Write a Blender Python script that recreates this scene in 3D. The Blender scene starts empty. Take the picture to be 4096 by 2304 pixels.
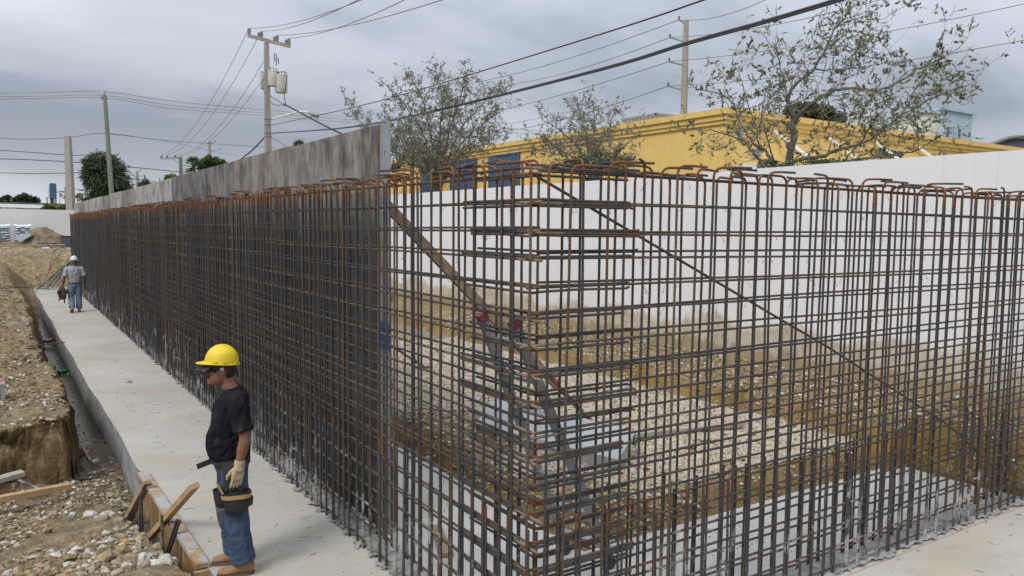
import bpy, bmesh, math, random
import numpy as np
from mathutils import Vector, Matrix, noise
rnd = random.Random(7)
S = bpy.context.scene
COL = S.collection

# ---------------------------------------------------------------- camera
RC = [[0.8356782867920357, -0.5491224833916614, 0.010310151216282145],
      [-0.03359744287859515, -0.06984923957036789, -0.9969916226144837],
      [0.54819067195306, 0.8328178564159249, -0.07682060412699517]]
CAM = Vector((-2.47433624, -3.57507948, 2.75))
rt, dn, fw = (Vector(r) for r in RC)
cam = bpy.data.objects.new('camera', bpy.data.cameras.new('camera'))
COL.objects.link(cam)
cam.matrix_world = Matrix(((rt.x, -dn.x, -fw.x, CAM.x), (rt.y, -dn.y, -fw.y, CAM.y), (rt.z, -dn.z, -fw.z, CAM.z), (0, 0, 0, 1)))
cam.data.sensor_width = 36
cam.data.lens = 3100 / 4096 * 36
cam.data.clip_start = .05
cam.data.clip_end = 4000
S.camera = cam
S.render.resolution_x, S.render.resolution_y = 1024, 576

def at(px, py, depth):            # a bearing read off the photograph, taken to a chosen distance
    return CAM + (rt * (px - 2048) + dn * (py - 1152) + fw * 3100) * (depth / 3100)

# ---------------------------------------------------------------- world and sun
SUN_DIR = Vector((-.62, -.30, .72)).normalized()      # towards the sun, behind the cloud
w = bpy.data.worlds.new('World'); S.world = w; w.use_nodes = True
nt = w.node_tree; nt.nodes.clear()
N = nt.nodes.new; L = nt.links.new
out = N('ShaderNodeOutputWorld')
sky = N('ShaderNodeTexSky'); sky.sky_type = 'NISHITA'; sky.sun_disc = False
sky.sun_elevation = math.asin(SUN_DIR.z); sky.sun_rotation = math.atan2(SUN_DIR.x, SUN_DIR.y)
bg1 = N('ShaderNodeBackground'); bg1.inputs['Strength'].default_value = .09
L(sky.outputs[0], bg1.inputs['Color'])
tc = N('ShaderNodeTexCoord')
sep = N('ShaderNodeSeparateXYZ'); L(tc.outputs['Generated'], sep.inputs[0])
def M(op, a, b=None, c=None, clamp=False):
    n = N('ShaderNodeMath'); n.operation = op; n.use_clamp = clamp
    for i, v in enumerate((a, b, c)):
        if v is None: continue
        if isinstance(v, (int, float)): n.inputs[i].default_value = v
        else: L(v, n.inputs[i])
    return n.outputs[0]
zc = M('MAXIMUM', sep.outputs['Z'], 0.0)
den = M('ADD', zc, .24)
u = M('DIVIDE', sep.outputs['X'], den); v = M('DIVIDE', sep.outputs['Y'], den)
cmb = N('ShaderNodeCombineXYZ'); L(u, cmb.inputs[0]); L(v, cmb.inputs[1])
mp = N('ShaderNodeMapping'); L(cmb.outputs[0], mp.inputs[0])
mp.inputs['Rotation'].default_value = (0, 0, math.radians(33)); mp.inputs['Scale'].default_value = (.50, .85, 1)
mp.inputs['Location'].default_value = (1.09, 3.29, 0)
n1 = N('ShaderNodeTexNoise'); n1.inputs['Scale'].default_value = 1.0; n1.inputs['Detail'].default_value = 7
n1.inputs['Roughness'].default_value = .42; n1.inputs['Distortion'].default_value = .35
L(mp.outputs[0], n1.inputs['Vector'])
n2 = N('ShaderNodeTexNoise'); n2.inputs['Scale'].default_value = 4.2; n2.inputs['Detail'].default_value = 6; n2.inputs['Roughness'].default_value = .55
L(mp.outputs[0], n2.inputs['Vector'])
cr = N('ShaderNodeValToRGB'); L(M('ADD', n1.outputs['Fac'], M('MULTIPLY', M('SUBTRACT', n2.outputs['Fac'], .5), .20)), cr.inputs[0])
cr.color_ramp.interpolation = 'EASE'
els = cr.color_ramp.elements
els[0].position = .33; els[0].color = (.19, .212, .248, 1)
els[1].position = .70; els[1].color = (.49, .512, .545, 1)
e = els.new(.52); e.color = (.33, .356, .398, 1)
# overcast luminance rises towards the zenith; a pale clear strip sits on the horizon
lift = M('ADD', M('MULTIPLY', zc, 1.5), .85)
mul = N('ShaderNodeMix'); mul.data_type = 'RGBA'; mul.blend_type = 'MULTIPLY'; mul.inputs['Factor'].default_value = 1
L(cr.outputs[0], mul.inputs['A']); L(lift, mul.inputs['B'])
hz = M('POWER', M('SUBTRACT', 1.0, M('MULTIPLY', zc, 6.5), clamp=True), 2.0)
mh = N('ShaderNodeMix'); mh.data_type = 'RGBA'; L(M('MULTIPLY', hz, .75), mh.inputs['Factor'])
L(mul.outputs['Result'], mh.inputs['A']); mh.inputs['B'].default_value = (.50, .54, .59, 1)
bg2 = N('ShaderNodeBackground'); L(mh.outputs['Result'], bg2.inputs['Color']); bg2.inputs['Strength'].default_value = 1.0
ms = N('ShaderNodeMixShader'); ms.inputs[0].default_value = .93
L(bg1.outputs[0], ms.inputs[1]); L(bg2.outputs[0], ms.inputs[2]); L(ms.outputs[0], out.inputs[0])

sun = bpy.data.objects.new('sun', bpy.data.lights.new('sun', 'SUN')); COL.objects.link(sun)
sun.data.energy = 1.3; sun.data.angle = math.radians(22); sun.data.color = (1, .965, .91)
sun.rotation_euler = SUN_DIR.to_track_quat('Z', 'Y').to_euler()
S.view_settings.view_transform = 'Standard'; S.view_settings.look = 'None'
S.view_settings.exposure = .67; S.view_settings.gamma = 1; S.view_settings.use_curve_mapping = False
S.render.engine = 'CYCLES'

# ---------------------------------------------------------------- materials
class NT:
    def __init__(s, name):
        s.m = bpy.data.materials.new(name); s.m.use_nodes = True
        s.t = s.m.node_tree; s.t.nodes.clear()
        s.o = s.n('ShaderNodeOutputMaterial'); s.b = s.n('ShaderNodeBsdfPrincipled')
        s.l(s.b.outputs[0], s.o.inputs[0])
        g = s.n('ShaderNodeNewGeometry'); s.pos = g.outputs['Position']; s.nrm = g.outputs['Normal']
    def n(s, k): return s.t.nodes.new(k)
    def l(s, a, b): s.t.links.new(a, b)
    def map(s, sc, vec=None):
        m = s.n('ShaderNodeMapping'); s.l(vec or s.pos, m.inputs[0]); m.inputs['Scale'].default_value = sc; return m.outputs[0]
    def noise(s, scale, detail=5, rough=.55, vec=None, dist=0):
        k = s.n('ShaderNodeTexNoise'); k.inputs['Scale'].default_value = scale; k.inputs['Detail'].default_value = detail
        k.inputs['Roughness'].default_value = rough; k.inputs['Distortion'].default_value = dist
        s.l(vec or s.pos, k.inputs['Vector']); return k.outputs['Fac']
    def vor(s, scale, vec=None, out='Distance', feat='F1'):
        k = s.n('ShaderNodeTexVoronoi'); k.inputs['Scale'].default_value = scale; k.feature = feat
        s.l(vec or s.pos, k.inputs['Vector']); return k.outputs[out]
    def ramp(s, f, stops):
        r = s.n('ShaderNodeValToRGB'); s.l(f, r.inputs[0]); e = r.color_ramp.elements
        e[0].position, e[0].color = stops[0][0], col(stops[0][1]); e[1].position, e[1].color = stops[-1][0], col(stops[-1][1])
        for p, c in stops[1:-1]:
            q = e.new(p); q.color = col(c)
        return r.outputs[0]
    def mix(s, f, a, b, mode='MIX'):
        k = s.n('ShaderNodeMix'); k.data_type = 'RGBA'; k.blend_type = mode
        for sock, v in (('Factor', f), ('A', a), ('B', b)):
            i = [x for x in k.inputs if x.name == sock and (x.type == 'RGBA' or sock == 'Factor')][0]
            if isinstance(v, (int, float)): i.default_value = v
            elif isinstance(v, tuple): i.default_value = col(v)
            else: s.l(v, i)
        return [x for x in k.outputs if x.type == 'RGBA'][0]
    def math(s, op, a, b=0.0, clamp=False):
        k = s.n('ShaderNodeMath'); k.operation = op; k.use_clamp = clamp
        for i, v in enumerate((a, b)):
            if isinstance(v, (int, float)): k.inputs[i].default_value = v
            else: s.l(v, k.inputs[i])
        return k.outputs[0]
    def xyz(s, vec=None):
        k = s.n('ShaderNodeSeparateXYZ'); s.l(vec or s.pos, k.inputs[0]); return k.outputs
    def bump(s, f, strength, dist=.01):
        k = s.n('ShaderNodeBump'); k.inputs['Strength'].default_value = strength; k.inputs['Distance'].default_value = dist
        s.l(f, k.inputs['Height']); s.l(k.outputs[0], s.b.inputs['Normal'])
    def done(s, c, rough=.8, metal=0, spec=None):
        if isinstance(c, tuple): s.b.inputs['Base Color'].default_value = col(c)
        else: s.l(c, s.b.inputs['Base Color'])
        if isinstance(rough, (int, float)): s.b.inputs['Roughness'].default_value = rough
        else: s.l(rough, s.b.inputs['Roughness'])
        s.b.inputs['Metallic'].default_value = metal
        if spec is not None: s.b.inputs['Specular IOR Level'].default_value = spec
        return s.m
def col(c): return (c[0], c[1], c[2], 1)
def simple(name, c1, c2=None, scale=8, rough=.75, metal=0, bump=0, bscale=60, stretch=None, lo=.35, hi=.65, spec=None, detail=6):
    t = NT(name); c2 = c2 or tuple(x * .8 for x in c1)
    vec = t.map(stretch) if stretch else None
    f = t.noise(scale, detail, .6, vec)
    c = t.ramp(f, [(lo, c1), (hi, c2)])
    if bump: t.bump(t.noise(bscale, 6, .65, vec), bump, .004)
    return t.done(c, rough, metal, spec)

def rebar_mat(name, base, rust, amount, zsplat):
    t = NT(name)
    f1 = t.noise(3.2, 5, .7); f2 = t.noise(19, 4, .6)
    c = t.mix(t.math('MULTIPLY', t.math('SUBTRACT', f1, .5 - amount), 3.5, True), base, rust)
    c = t.mix(t.math('MULTIPLY', t.math('SUBTRACT', f2, .55), 3, True), c, tuple(x * .45 for x in base))
    if zsplat:        # dried mortar clings to the bars for the first metre above the footing
        z = t.xyz()[2]
        band = t.math('SUBTRACT', 1.25, t.math('MULTIPLY', z, 1.05), True)
        sp = t.math('MULTIPLY', t.math('SUBTRACT', t.noise(2.6, 6, .75), t.math('SUBTRACT', .66, t.math('MULTIPLY', band, .15))), 9, True)
        sp = t.math('MULTIPLY', sp, t.math('MULTIPLY', band, 1.6, True))
        c = t.mix(t.math('MULTIPLY', sp, .9), c, (.42, .415, .40))
    rib = t.n('ShaderNodeTexWave'); rib.inputs['Scale'].default_value = 22; rib.bands_direction = 'DIAGONAL'; t.l(t.pos, rib.inputs['Vector'])
    t.bump(rib.outputs['Fac'], .5, .004)
    return t.done(c, .62, 0, .35)
m_bar = rebar_mat('rebar_dark', (.050, .050, .053), (.10, .060, .038), .02, True)
m_barb = rebar_mat('rebar_brown', (.075, .061, .050), (.125, .072, .042), .06, True)
m_bart = rebar_mat('rebar_tan', (.085, .07, .055), (.15, .115, .08), .06, True)
m_rust = rebar_mat('rebar_rust', (.135, .053, .016), (.21, .086, .024), .08, False)
m_dust = rebar_mat('rebar_dusty_end', (.20, .155, .105), (.25, .20, .135), .1, False)
BARS = [m_bar, m_rust, m_dust]

def mk_concrete():
    t = NT('footing_concrete')
    big = t.noise(.55, 6, .6); med = t.noise(2.4, 7, .65, t.map((1, 1.9, 1))); fine = t.noise(26, 6, .7)
    c = t.ramp(big, [(.3, (.39, .36, .31)), (.5, (.445, .42, .375)), (.72, (.49, .465, .42))])
    yel = t.math('MULTIPLY', t.math('SUBTRACT', t.noise(.9, 6, .62, t.map((.8, 1.7, 1))), .50), 4.5, True)
    c = t.mix(t.math('MULTIPLY', yel, .62), c, (.43, .35, .225))
    drk = t.math('MULTIPLY', t.math('SUBTRACT', med, .56), 5, True)
    c = t.mix(t.math('MULTIPLY', drk, .45), c, (.25, .24, .225))
    sc_ = t.noise(3.5, 8, .78, t.map((1, 2.6, 1)), .8); c = t.mix(t.math('MULTIPLY', t.math('SUBTRACT', sc_, .585), 9, True), c, (.30, .285, .26))
    rs_ = t.noise(1.3, 5, .6); c = t.mix(t.math('MULTIPLY', t.math('MULTIPLY', t.math('SUBTRACT', rs_, .6), 6, True), .45), c, (.34, .25, .15))
    px_ = t.xyz(); inn = t.math('MULTIPLY', t.math('MULTIPLY', t.math('SUBTRACT', px_[0], .25), 9, True), t.math('MULTIPLY', t.math('SUBTRACT', px_[1], .27), 9, True))
    c = t.mix(t.math('MULTIPLY', inn, .75), c, t.ramp(med, [(.35, (.56, .545, .52)), (.7, (.44, .425, .40))]))
    c = t.mix(t.math('MULTIPLY', t.math('SUBTRACT', fine, .62), 4, True), c, (.27, .26, .245))
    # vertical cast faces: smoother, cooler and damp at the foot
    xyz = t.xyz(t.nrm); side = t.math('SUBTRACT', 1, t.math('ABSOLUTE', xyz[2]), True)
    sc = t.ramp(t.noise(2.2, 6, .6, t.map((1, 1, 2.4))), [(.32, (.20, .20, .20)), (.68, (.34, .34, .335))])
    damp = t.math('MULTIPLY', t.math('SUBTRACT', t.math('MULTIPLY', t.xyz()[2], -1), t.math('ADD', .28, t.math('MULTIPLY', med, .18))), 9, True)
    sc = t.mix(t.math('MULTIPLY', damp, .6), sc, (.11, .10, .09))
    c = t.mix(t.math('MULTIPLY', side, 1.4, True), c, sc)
    t.bump(t.math('ADD', t.math('MULTIPLY', fine, .5), med), .35, .012)
    return t.done(c, .85, 0, .25)
m_conc = mk_concrete()

def mk_dirt(name, g):
    t = NT(name)
    big = t.noise(.8, 6, .62); mid = t.noise(4.5, 7, .68); fine = t.noise(34, 6, .7)
    c = t.ramp(mid, [(.28, (.10, .072, .038)), (.46, (.21, .152, .080)), (.6, (.30, .228, .13)), (.78, (.40, .335, .225))])
    c = t.mix(t.math('MULTIPLY', t.math('SUBTRACT', big, .47), 4, True), c, t.ramp(mid, [(.3, (.165, .135, .09)), (.7, (.36, .305, .215))]))
    # ochre sand shows where the cut face is steep
    steep = t.math('SUBTRACT', 1, t.math('ABSOLUTE', t.xyz(t.nrm)[2]), True)
    if g: c = t.mix(.32, c, (.29, .20, .085))
    och = t.ramp(t.noise(2.0, 6, .65), [(.3, (.15, .092, .028)), (.55, (.30, .185, .055)), (.75, (.40, .28, .12))] if g else [(.3, (.065, .045, .022)), (.52, (.15, .10, .045)), (.75, (.27, .195, .10))])
    stf = t.math('MULTIPLY', t.math('SUBTRACT', steep, .3), 2.6, True)
    if not g: stf = t.math('MULTIPLY', stf, t.math('MULTIPLY', t.math('SUBTRACT', 25, t.xyz()[1]), .12, True))      # far soil is paler all through
    c = t.mix(stf, c, och)
    speck = t.vor(17, None, 'Distance')
    c = t.mix(t.math('MULTIPLY', t.math('MULTIPLY', t.math('SUBTRACT', .34, speck), 4 , True), t.math('SUBTRACT', 1, t.math('MULTIPLY', steep, 3), True)), c, t.mix(t.math('MULTIPLY', t.math('SUBTRACT', fine, .42), 5, True), c, (.47, .42, .33)))
    z = t.xyz()[2]
    wet = t.math('MULTIPLY', t.math('SUBTRACT', t.math('ADD', -.23, t.math('MULTIPLY', t.math('SUBTRACT', big, .5), .25)), z), 6, True)
    c = t.mix(t.math('MULTIPLY', wet, .7), c, t.ramp(fine, [(.3, (.05, .038, .026)), (.7, (.155, .125, .095))]))
    h = t.math('ADD', t.math('MULTIPLY', mid, 1.2), t.math('MULTIPLY', fine, .7))
    h = t.math('ADD', h, t.math('MULTIPLY', speck, -.5))
    t.bump(h, 1.0, .035)
    return t.done(c, t.math('SUBTRACT', .95, t.math('MULTIPLY', wet, .45)), 0, .2)
m_dirt = mk_dirt('dirt', 0)
m_dirtg = mk_dirt('golden_dirt', 1)
m_rock = simple('limestone_rubble', (.40, .34, .25), (.21, .165, .105), 7, .92, bump=.7, bscale=40)
m_rock2 = simple('pale_limestone', (.58, .56, .51), (.36, .33, .27), 9, .92, bump=.7, bscale=40)
m_rock3 = simple('ochre_rock', (.38, .29, .16), (.22, .15, .075), 9, .92, bump=.7, bscale=40)
m_gravel = simple('white_gravel', (.48, .43, .35), (.30, .24, .16), 11, .9, bump=.5, bscale=50, lo=.4, hi=.72)
def mk_gbase():
    t = NT('gravel_bed')
    d = t.vor(36); f = t.noise(2.2, 6, .6)
    c = t.ramp(d, [(.05, (.48, .425, .35)), (.42, (.38, .315, .23)), (.62, (.13, .10, .065))])
    c = t.mix(t.math('MULTIPLY', t.math('SUBTRACT', f, .58), 5, True), c, (.33, .25, .14))
    t.bump(t.math('MULTIPLY', d, -1), 1, .02)
    return t.done(c, .9, 0, .2)
m_gbase = mk_gbase()

def mk_panel(name, dark, light, k):
    t = NT(name)
    st = t.map((1.5, 1.5, .8)); a = t.noise(1.7 + .2 * k, 9, .74, st); b = t.noise(5.5, 7, .72, t.map((1, 1.5, .5))); g = t.noise(.9, 4, .5)
    c = t.ramp(a, [(.40, dark), (.49, tuple((x + y) / 2 for x, y in zip(dark, light))), (.60, light)])
    c = t.mix(t.math('MULTIPLY', t.math('SUBTRACT', b, .56), 4.5, True), c, tuple(x * .45 for x in dark))
    c = t.mix(t.math('MULTIPLY', t.math('SUBTRACT', g, .55), 3.5, True), c, tuple(x * 1.12 for x in light))
    c = t.mix(t.math('MULTIPLY', t.math('SUBTRACT', t.noise(5, 5, .7), .64), 8, True), c, (.24, .19, .14))
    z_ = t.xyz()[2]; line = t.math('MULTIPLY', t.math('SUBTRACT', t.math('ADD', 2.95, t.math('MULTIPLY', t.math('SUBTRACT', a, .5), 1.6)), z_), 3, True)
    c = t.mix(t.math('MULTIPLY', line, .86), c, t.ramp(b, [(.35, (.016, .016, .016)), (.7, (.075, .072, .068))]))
    t.bump(b, .15, .006)
    return t.done(c, .72, 0, .3)
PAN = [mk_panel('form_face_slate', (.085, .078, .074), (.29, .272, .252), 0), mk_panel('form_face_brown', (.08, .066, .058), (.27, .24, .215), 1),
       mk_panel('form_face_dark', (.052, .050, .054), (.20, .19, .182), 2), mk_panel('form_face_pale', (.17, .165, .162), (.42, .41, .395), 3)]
def mk_flange():
    t = NT('form_flange')
    f = t.noise(3, 6, .65); y = t.xyz()[1]
    c = t.ramp(f, [(.35, (.20, .225, .24)), (.65, (.28, .305, .32))])
    r = t.math('MULTIPLY', t.math('SUBTRACT', t.math('ADD', f, t.math('MULTIPLY', t.math('SUBTRACT', y, 2.76), 2.6)), .55), 5, True)
    c = t.mix(t.math('MULTIPLY', r, .85), c, (.23, .145, .06))
    z = t.xyz()[2]
    zz = t.math('ADD', z, t.math('MULTIPLY', f, .1))
    blue = t.math('MULTIPLY', t.math('SUBTRACT', .14, t.math('ABSOLUTE', t.math('SUBTRACT', zz, 1.83))), 30, True)
    c = t.mix(blue, c, (.02, .075, .27))
    return t.done(c, .55, 0, .4)
m_flange = mk_flange()

def mk_white(name, base, ymax):
    t = NT(name)
    f = t.noise(.5, 5, .5); st = t.noise(1.4, 6, .7, t.map((1.2, 1.2, .12)))
    c = t.ramp(f, [(.3, base), (.7, tuple(x * .955 for x in base))])
    c = t.mix(t.math('MULTIPLY', t.math('SUBTRACT', st, .63), 2.2, True), c, tuple(x * .82 for x in base))
    c = t.mix(t.math('MULTIPLY', t.math('SUBTRACT', t.noise(.7, 7, .7), .56), 2.2, True), c, tuple(x * q for x, q in zip(base, (.90, .89, .86))))
    vs_ = t.noise(1, 6, .75, t.map((1, 7, .10))); c = t.mix(t.math('MULTIPLY', t.math('SUBTRACT', vs_, .60), 4.0, True), c, tuple(x * .66 for x in base))
    hs_ = t.noise(1, 4, .6, t.map((1, .25, 5))); c = t.mix(t.math('MULTIPLY', t.math('SUBTRACT', hs_, .66), 2.0, True), c, tuple(x * .88 for x in base))
    z = t.xyz()[2]
    # splashed soil above the old grade
    e = t.noise(.8, 7, .6, t.map((1, 1, .7))); e2 = t.noise(5, 5, .7)
    lim = t.math('ADD', t.math('MULTIPLY', e, 1.15), t.math('ADD', .56, t.math('MULTIPLY', e2, .2)))
    s = t.math('MULTIPLY', t.math('SUBTRACT', lim, z), 7, True)
    if ymax:
        c = t.mix(t.math('MULTIPLY', s, t.math('ADD', .45, t.math('MULTIPLY', e2, .7), True)), c, t.ramp(t.noise(3, 6, .65), [(.35, (.36, .285, .165)), (.65, (.52, .45, .33))]))
        lo_ = t.math('MULTIPLY', t.math('SUBTRACT', t.math('ADD', .50, t.math('MULTIPLY', t.noise(2.6, 7, .7), .75)), z), 12, True)
        c = t.mix(t.math('MULTIPLY', lo_, .75), c, (.29, .215, .115))
    t.bump(t.noise(14, 5, .6), .12, .01)
    return t.done(c, .9, 0, .2)
m_white = mk_white('white_stucco', (.76, .745, .745), True)
m_white2 = mk_white('white_stucco_far', (.66, .65, .64), False)
m_yel = simple('yellow_stucco', (.75, .515, .165), (.67, .455, .145), 2.0, .85, bump=.15, bscale=30)
m_yeltrim = simple('yellow_trim', (.75, .515, .17), (.66, .445, .14), 3, .85)
m_blue = simple('blue_shutter', (.055, .105, .195), (.04, .08, .15), 8, .5)
m_bluelet = simple('blue_lettering', (.07, .14, .33), (.10, .18, .36), 8, .7)
m_blklet = simple('black_lettering', (.03, .025, .025), (.05, .04, .035), 8, .6)
m_awn = simple('white_metal', (.78, .78, .78), (.66, .66, .66), 6, .5)
m_dark = simple('dark_metal', (.03, .032, .036), (.05, .05, .055), 8, .5)
m_grey = simple('galvanised_grey', (.26, .275, .295), (.19, .20, .215), 9, .5, bump=.05)
m_alum = simple('ladder_aluminium', (.36, .36, .355), (.24, .24, .235), 7, .42, .5)
m_red = simple('red_cap', (.24, .03, .035), (.17, .025, .03), 9, .5)
m_redsteel = simple('red_oxide_steel', (.19, .055, .04), (.10, .035, .03), 12, .6)
m_white_st = simple('white_painted_steel', (.38, .395, .40), (.29, .30, .305), 3, .5)
m_wood = simple('fresh_lumber', (.50, .335, .17), (.38, .235, .11), 3, .8, stretch=(3, 3, 3), bump=.15)
m_wood2 = simple('weathered_lumber', (.33, .235, .145), (.22, .15, .09), 4, .85, stretch=(3, 3, 3), bump=.2)
m_wood3 = simple('grey_lumber', (.40, .36, .31), (.27, .235, .19), 4, .85, bump=.2)
m_ply = simple('form_plywood', (.36, .235, .115), (.20, .125, .06), 2.6, .8, stretch=(2, 2, 6), bump=.1)
def mk_cap():
    t = NT('mortar_stained_lumber')
    f = t.noise(6, 6, .65)
    c = t.ramp(t.noise(9, 5, .6), [(.35, (.42, .28, .15)), (.65, (.32, .205, .105))])
    c = t.mix(t.math('MULTIPLY', t.math('SUBTRACT', f, .42), 6, True), c, (.40, .40, .39))
    t.bump(f, .3, .006); return t.done(c, .85, 0, .2)
m_cap = mk_cap()
m_pole = simple('pole_concrete', (.33, .31, .275), (.255, .235, .205), 2.0, .85, stretch=(3, 3, .6), bump=.1)
m_pole2 = simple('pole_grey_wood', (.20, .215, .175), (.135, .145, .115), 2.4, .9, stretch=(4, 4, .4), bump=.2)
m_ins = simple('insulator_grey', (.33, .33, .33), (.24, .24, .245), 8, .4)
m_trans = simple('transformer_paint', (.57, .57, .55), (.49, .485, .46), 2, .45)
m_wire = simple('wire_black', (.022, .023, .027), (.03, .03, .035), 8, .6)
m_wireg = simple('wire_grey', (.11, .115, .125), (.14, .145, .155), 8, .6)
m_bark = simple('bark', (.16, .142, .122), (.09, .078, .068), 9, .95, bump=.6)
m_twig = simple('twig_bark', (.33, .30, .265), (.21, .19, .165), 9, .95)
def mk_leaf(name, cs):
    t = NT(name)
    c = t.ramp(t.noise(2.3, 3, .6), [(.32, cs[0]), (.5, cs[1]), (.68, cs[2])])
    t.b.inputs['Transmission Weight'].default_value = 0
    tr = t.n('ShaderNodeBsdfTranslucent'); t.l(c, tr.inputs[0]); mx = t.n('ShaderNodeMixShader'); mx.inputs[0].default_value = .35
    t.l(t.b.outputs[0], mx.inputs[1]); t.l(tr.outputs[0], mx.inputs[2]); t.l(mx.outputs[0], t.o.inputs[0])
    return t.done(c, .6, 0, .35)
m_leaf = mk_leaf('oak_leaf', ((.13, .155, .075), (.24, .235, .155), (.36, .33, .255)))
m_leaf2 = mk_leaf('oak_leaf_dusty', ((.115, .13, .07), (.20, .195, .135), (.30, .275, .215)))
m_leaf3 = mk_leaf('dark_leaf', ((.035, .06, .022), (.06, .085, .035), (.10, .115, .055)))
m_leaf4 = mk_leaf('bright_leaf', ((.075, .12, .02), (.15, .20, .03), (.22, .24, .06)))
m_palm = mk_leaf('palm_leaf', ((.045, .072, .032), (.07, .10, .045), (.125, .13, .075)))
m_water = NT('trench_water'); m_water = m_water.done((.065, .055, .033), .22, 0, .08)
m_chalk = simple('red_chalk', (.52, .22, .20), (.50, .38, .35), 14, .9)
m_mortar = simple('mortar_crust', (.34, .335, .325), (.20, .195, .19), 12, .95, bump=.9, bscale=50)

# ---------------------------------------------------------------- mesh helper
class MB:
    def __init__(s): s.v = []; s.f = []; s.i = []; s.k = 0
    def add(s, vs, fs):
        o = len(s.v); s.v += [tuple(p) for p in vs]; s.f += [tuple(a + o for a in f) for f in fs]; s.i += [s.k] * len(fs); return s
    def box(s, c, size, rot=None, taper=1):
        x, y, z = (q / 2 for q in size); vs = []
        for dz, tp in ((-z, 1), (z, taper)):
            for dx, dy in ((-x, -y), (x, -y), (x, y), (-x, y)):
                p = Vector((dx * tp, dy * tp, dz)); vs.append((rot @ p if rot else p) + Vector(c))
        return s.add(vs, [(3, 2, 1, 0), (4, 5, 6, 7), (0, 1, 5, 4), (1, 2, 6, 5), (2, 3, 7, 6), (3, 0, 4, 7)])
    def beam(s, a, b, wd, ht, up=(0, 0, 1)):
        a, b = Vector(a), Vector(b); d = (b - a); l = d.length; d.normalize()
        x = d.cross(Vector(up))
        if x.length < 1e-4: x = d.cross(Vector((1, 0, 0)))
        x.normalize(); z = x.cross(d)
        R = Matrix((x, d, z)).transposed()
        return s.box((a + b) / 2, (wd, l, ht), R)
    def tube(s, pts, r, n=6, cap=True, mats=None):
        pts = [Vector(p) for p in pts]; rs = r if isinstance(r, (list, tuple)) else [r] * len(pts)
        o = len(s.v); prev = None
        for j, p in enumerate(pts):
            d = (pts[min(j + 1, len(pts) - 1)] - pts[max(j - 1, 0)]).normalized()
            if prev is None:
                a = d.cross(Vector((0, 0, 1)))
                if a.length < .05: a = d.cross(Vector((1, 0, 0)))
            else: a = prev - d * prev.dot(d)
            if a.length < 1e-6: a = d.orthogonal()
            a.normalize(); b = d.cross(a); prev = a
            for q in range(n):
                t = 2 * math.pi * q / n
                s.v.append(tuple(p + (a * math.cos(t) + b * math.sin(t)) * rs[j]))
        for j in range(len(pts) - 1):
            for q in range(n):
                q2 = (q + 1) % n
                s.f.append((o + j * n + q, o + j * n + q2, o + (j + 1) * n + q2, o + (j + 1) * n + q)); s.i.append(mats[j] if mats else s.k)
        if cap:
            s.f.append(tuple(o + q for q in reversed(range(n)))); s.i.append(mats[0] if mats else s.k)
            s.f.append(tuple(o + (len(pts) - 1) * n + q for q in range(n))); s.i.append(mats[-1] if mats else s.k)
        return s
    def rings(s, rings, cap=True):           # rings of equal length, lofted
        o = len(s.v); n = len(rings[0])
        for r in rings: s.v += [tuple(p) for p in r]
        for j in range(len(rings) - 1):
            for q in range(n):
                q2 = (q + 1) % n
                s.f.append((o + j * n + q, o + j * n + q2, o + (j + 1) * n + q2, o + (j + 1) * n + q)); s.i.append(s.k)
        if cap:
            s.f.append(tuple(o + q for q in reversed(range(n)))); s.i.append(s.k)
            s.f.append(tuple(o + (len(rings) - 1) * n + q for q in range(n))); s.i.append(s.k)
        return s
    def lathe(s, c, prof, n=14, ax=None):     # prof: (radius, height)
        R = ax or Matrix.Identity(3)
        return s.rings([[Vector(c) + R @ Vector((r * math.cos(2 * math.pi * q / n), r * math.sin(2 * math.pi * q / n), h)) for q in range(n)] for r, h in prof])
    def ball(s, c, r, nu=12, nv=8, R=None):
        rr = (r, r, r) if isinstance(r, (int, float)) else r
        R = R or Matrix.Identity(3)
        return s.rings([[Vector(c) + R @ Vector((rr[0] * math.sin(a) * math.cos(2 * math.pi * q / nu), rr[1] * math.sin(a) * math.sin(2 * math.pi * q / nu), rr[2] * math.cos(a)))
                for q in range(nu)] for a in [math.pi * (j + .06) / (nv + .12) for j in range(nv + 1)][::-1]])
    def xf(s, Mx): s.v = [tuple(Mx @ Vector(p)) for p in s.v]; return s
    def mesh(s, name, mats, off=(0, 0, 0), smooth=True):
        me = bpy.data.meshes.new(name)
        vs = s.v if off == (0, 0, 0) else [(a - off[0], b - off[1], c - off[2]) for a, b, c in s.v]
        me.from_pydata(vs, [], s.f)
        for m in (mats if isinstance(mats, (list, tuple)) else [mats]): me.materials.append(m)
        if any(s.i): me.polygons.foreach_set('material_index', s.i)
        if smooth: sharp_smooth(me)
        me.update(); return me
    def build(s, name, mats, parent=None, loc=None, smooth=True):
        # world-space vertices; a part is stored relative to its thing
        if parent is not None: off = tuple(wloc(parent))
        else: off = tuple(loc) if loc is not None else base_of(s.v)
        o = bpy.data.objects.new(name, s.mesh(name, mats, off, smooth)); COL.objects.link(o)
        if parent is None: o.location = off
        else: o.parent = parent
        return o
def wloc(o):
    p = Vector((0, 0, 0))
    while o is not None: p = p + o.location; o = o.parent
    return p
def base_of(vs):
    a = np.array(vs); return (float(a[:, 0].mean()), float(a[:, 1].mean()), float(a[:, 2].min()))
def sharp_smooth(me, ang=42):
    me.polygons.foreach_set('use_smooth', [True] * len(me.polygons))
    try: me.set_sharp_from_angle(angle=math.radians(ang))
    except Exception: pass
def tag(o, label, cat, group=None, kind=None):
    o['label'] = label; o['category'] = cat
    if group: o['group'] = group
    if kind: o['kind'] = kind
    return o
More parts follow.
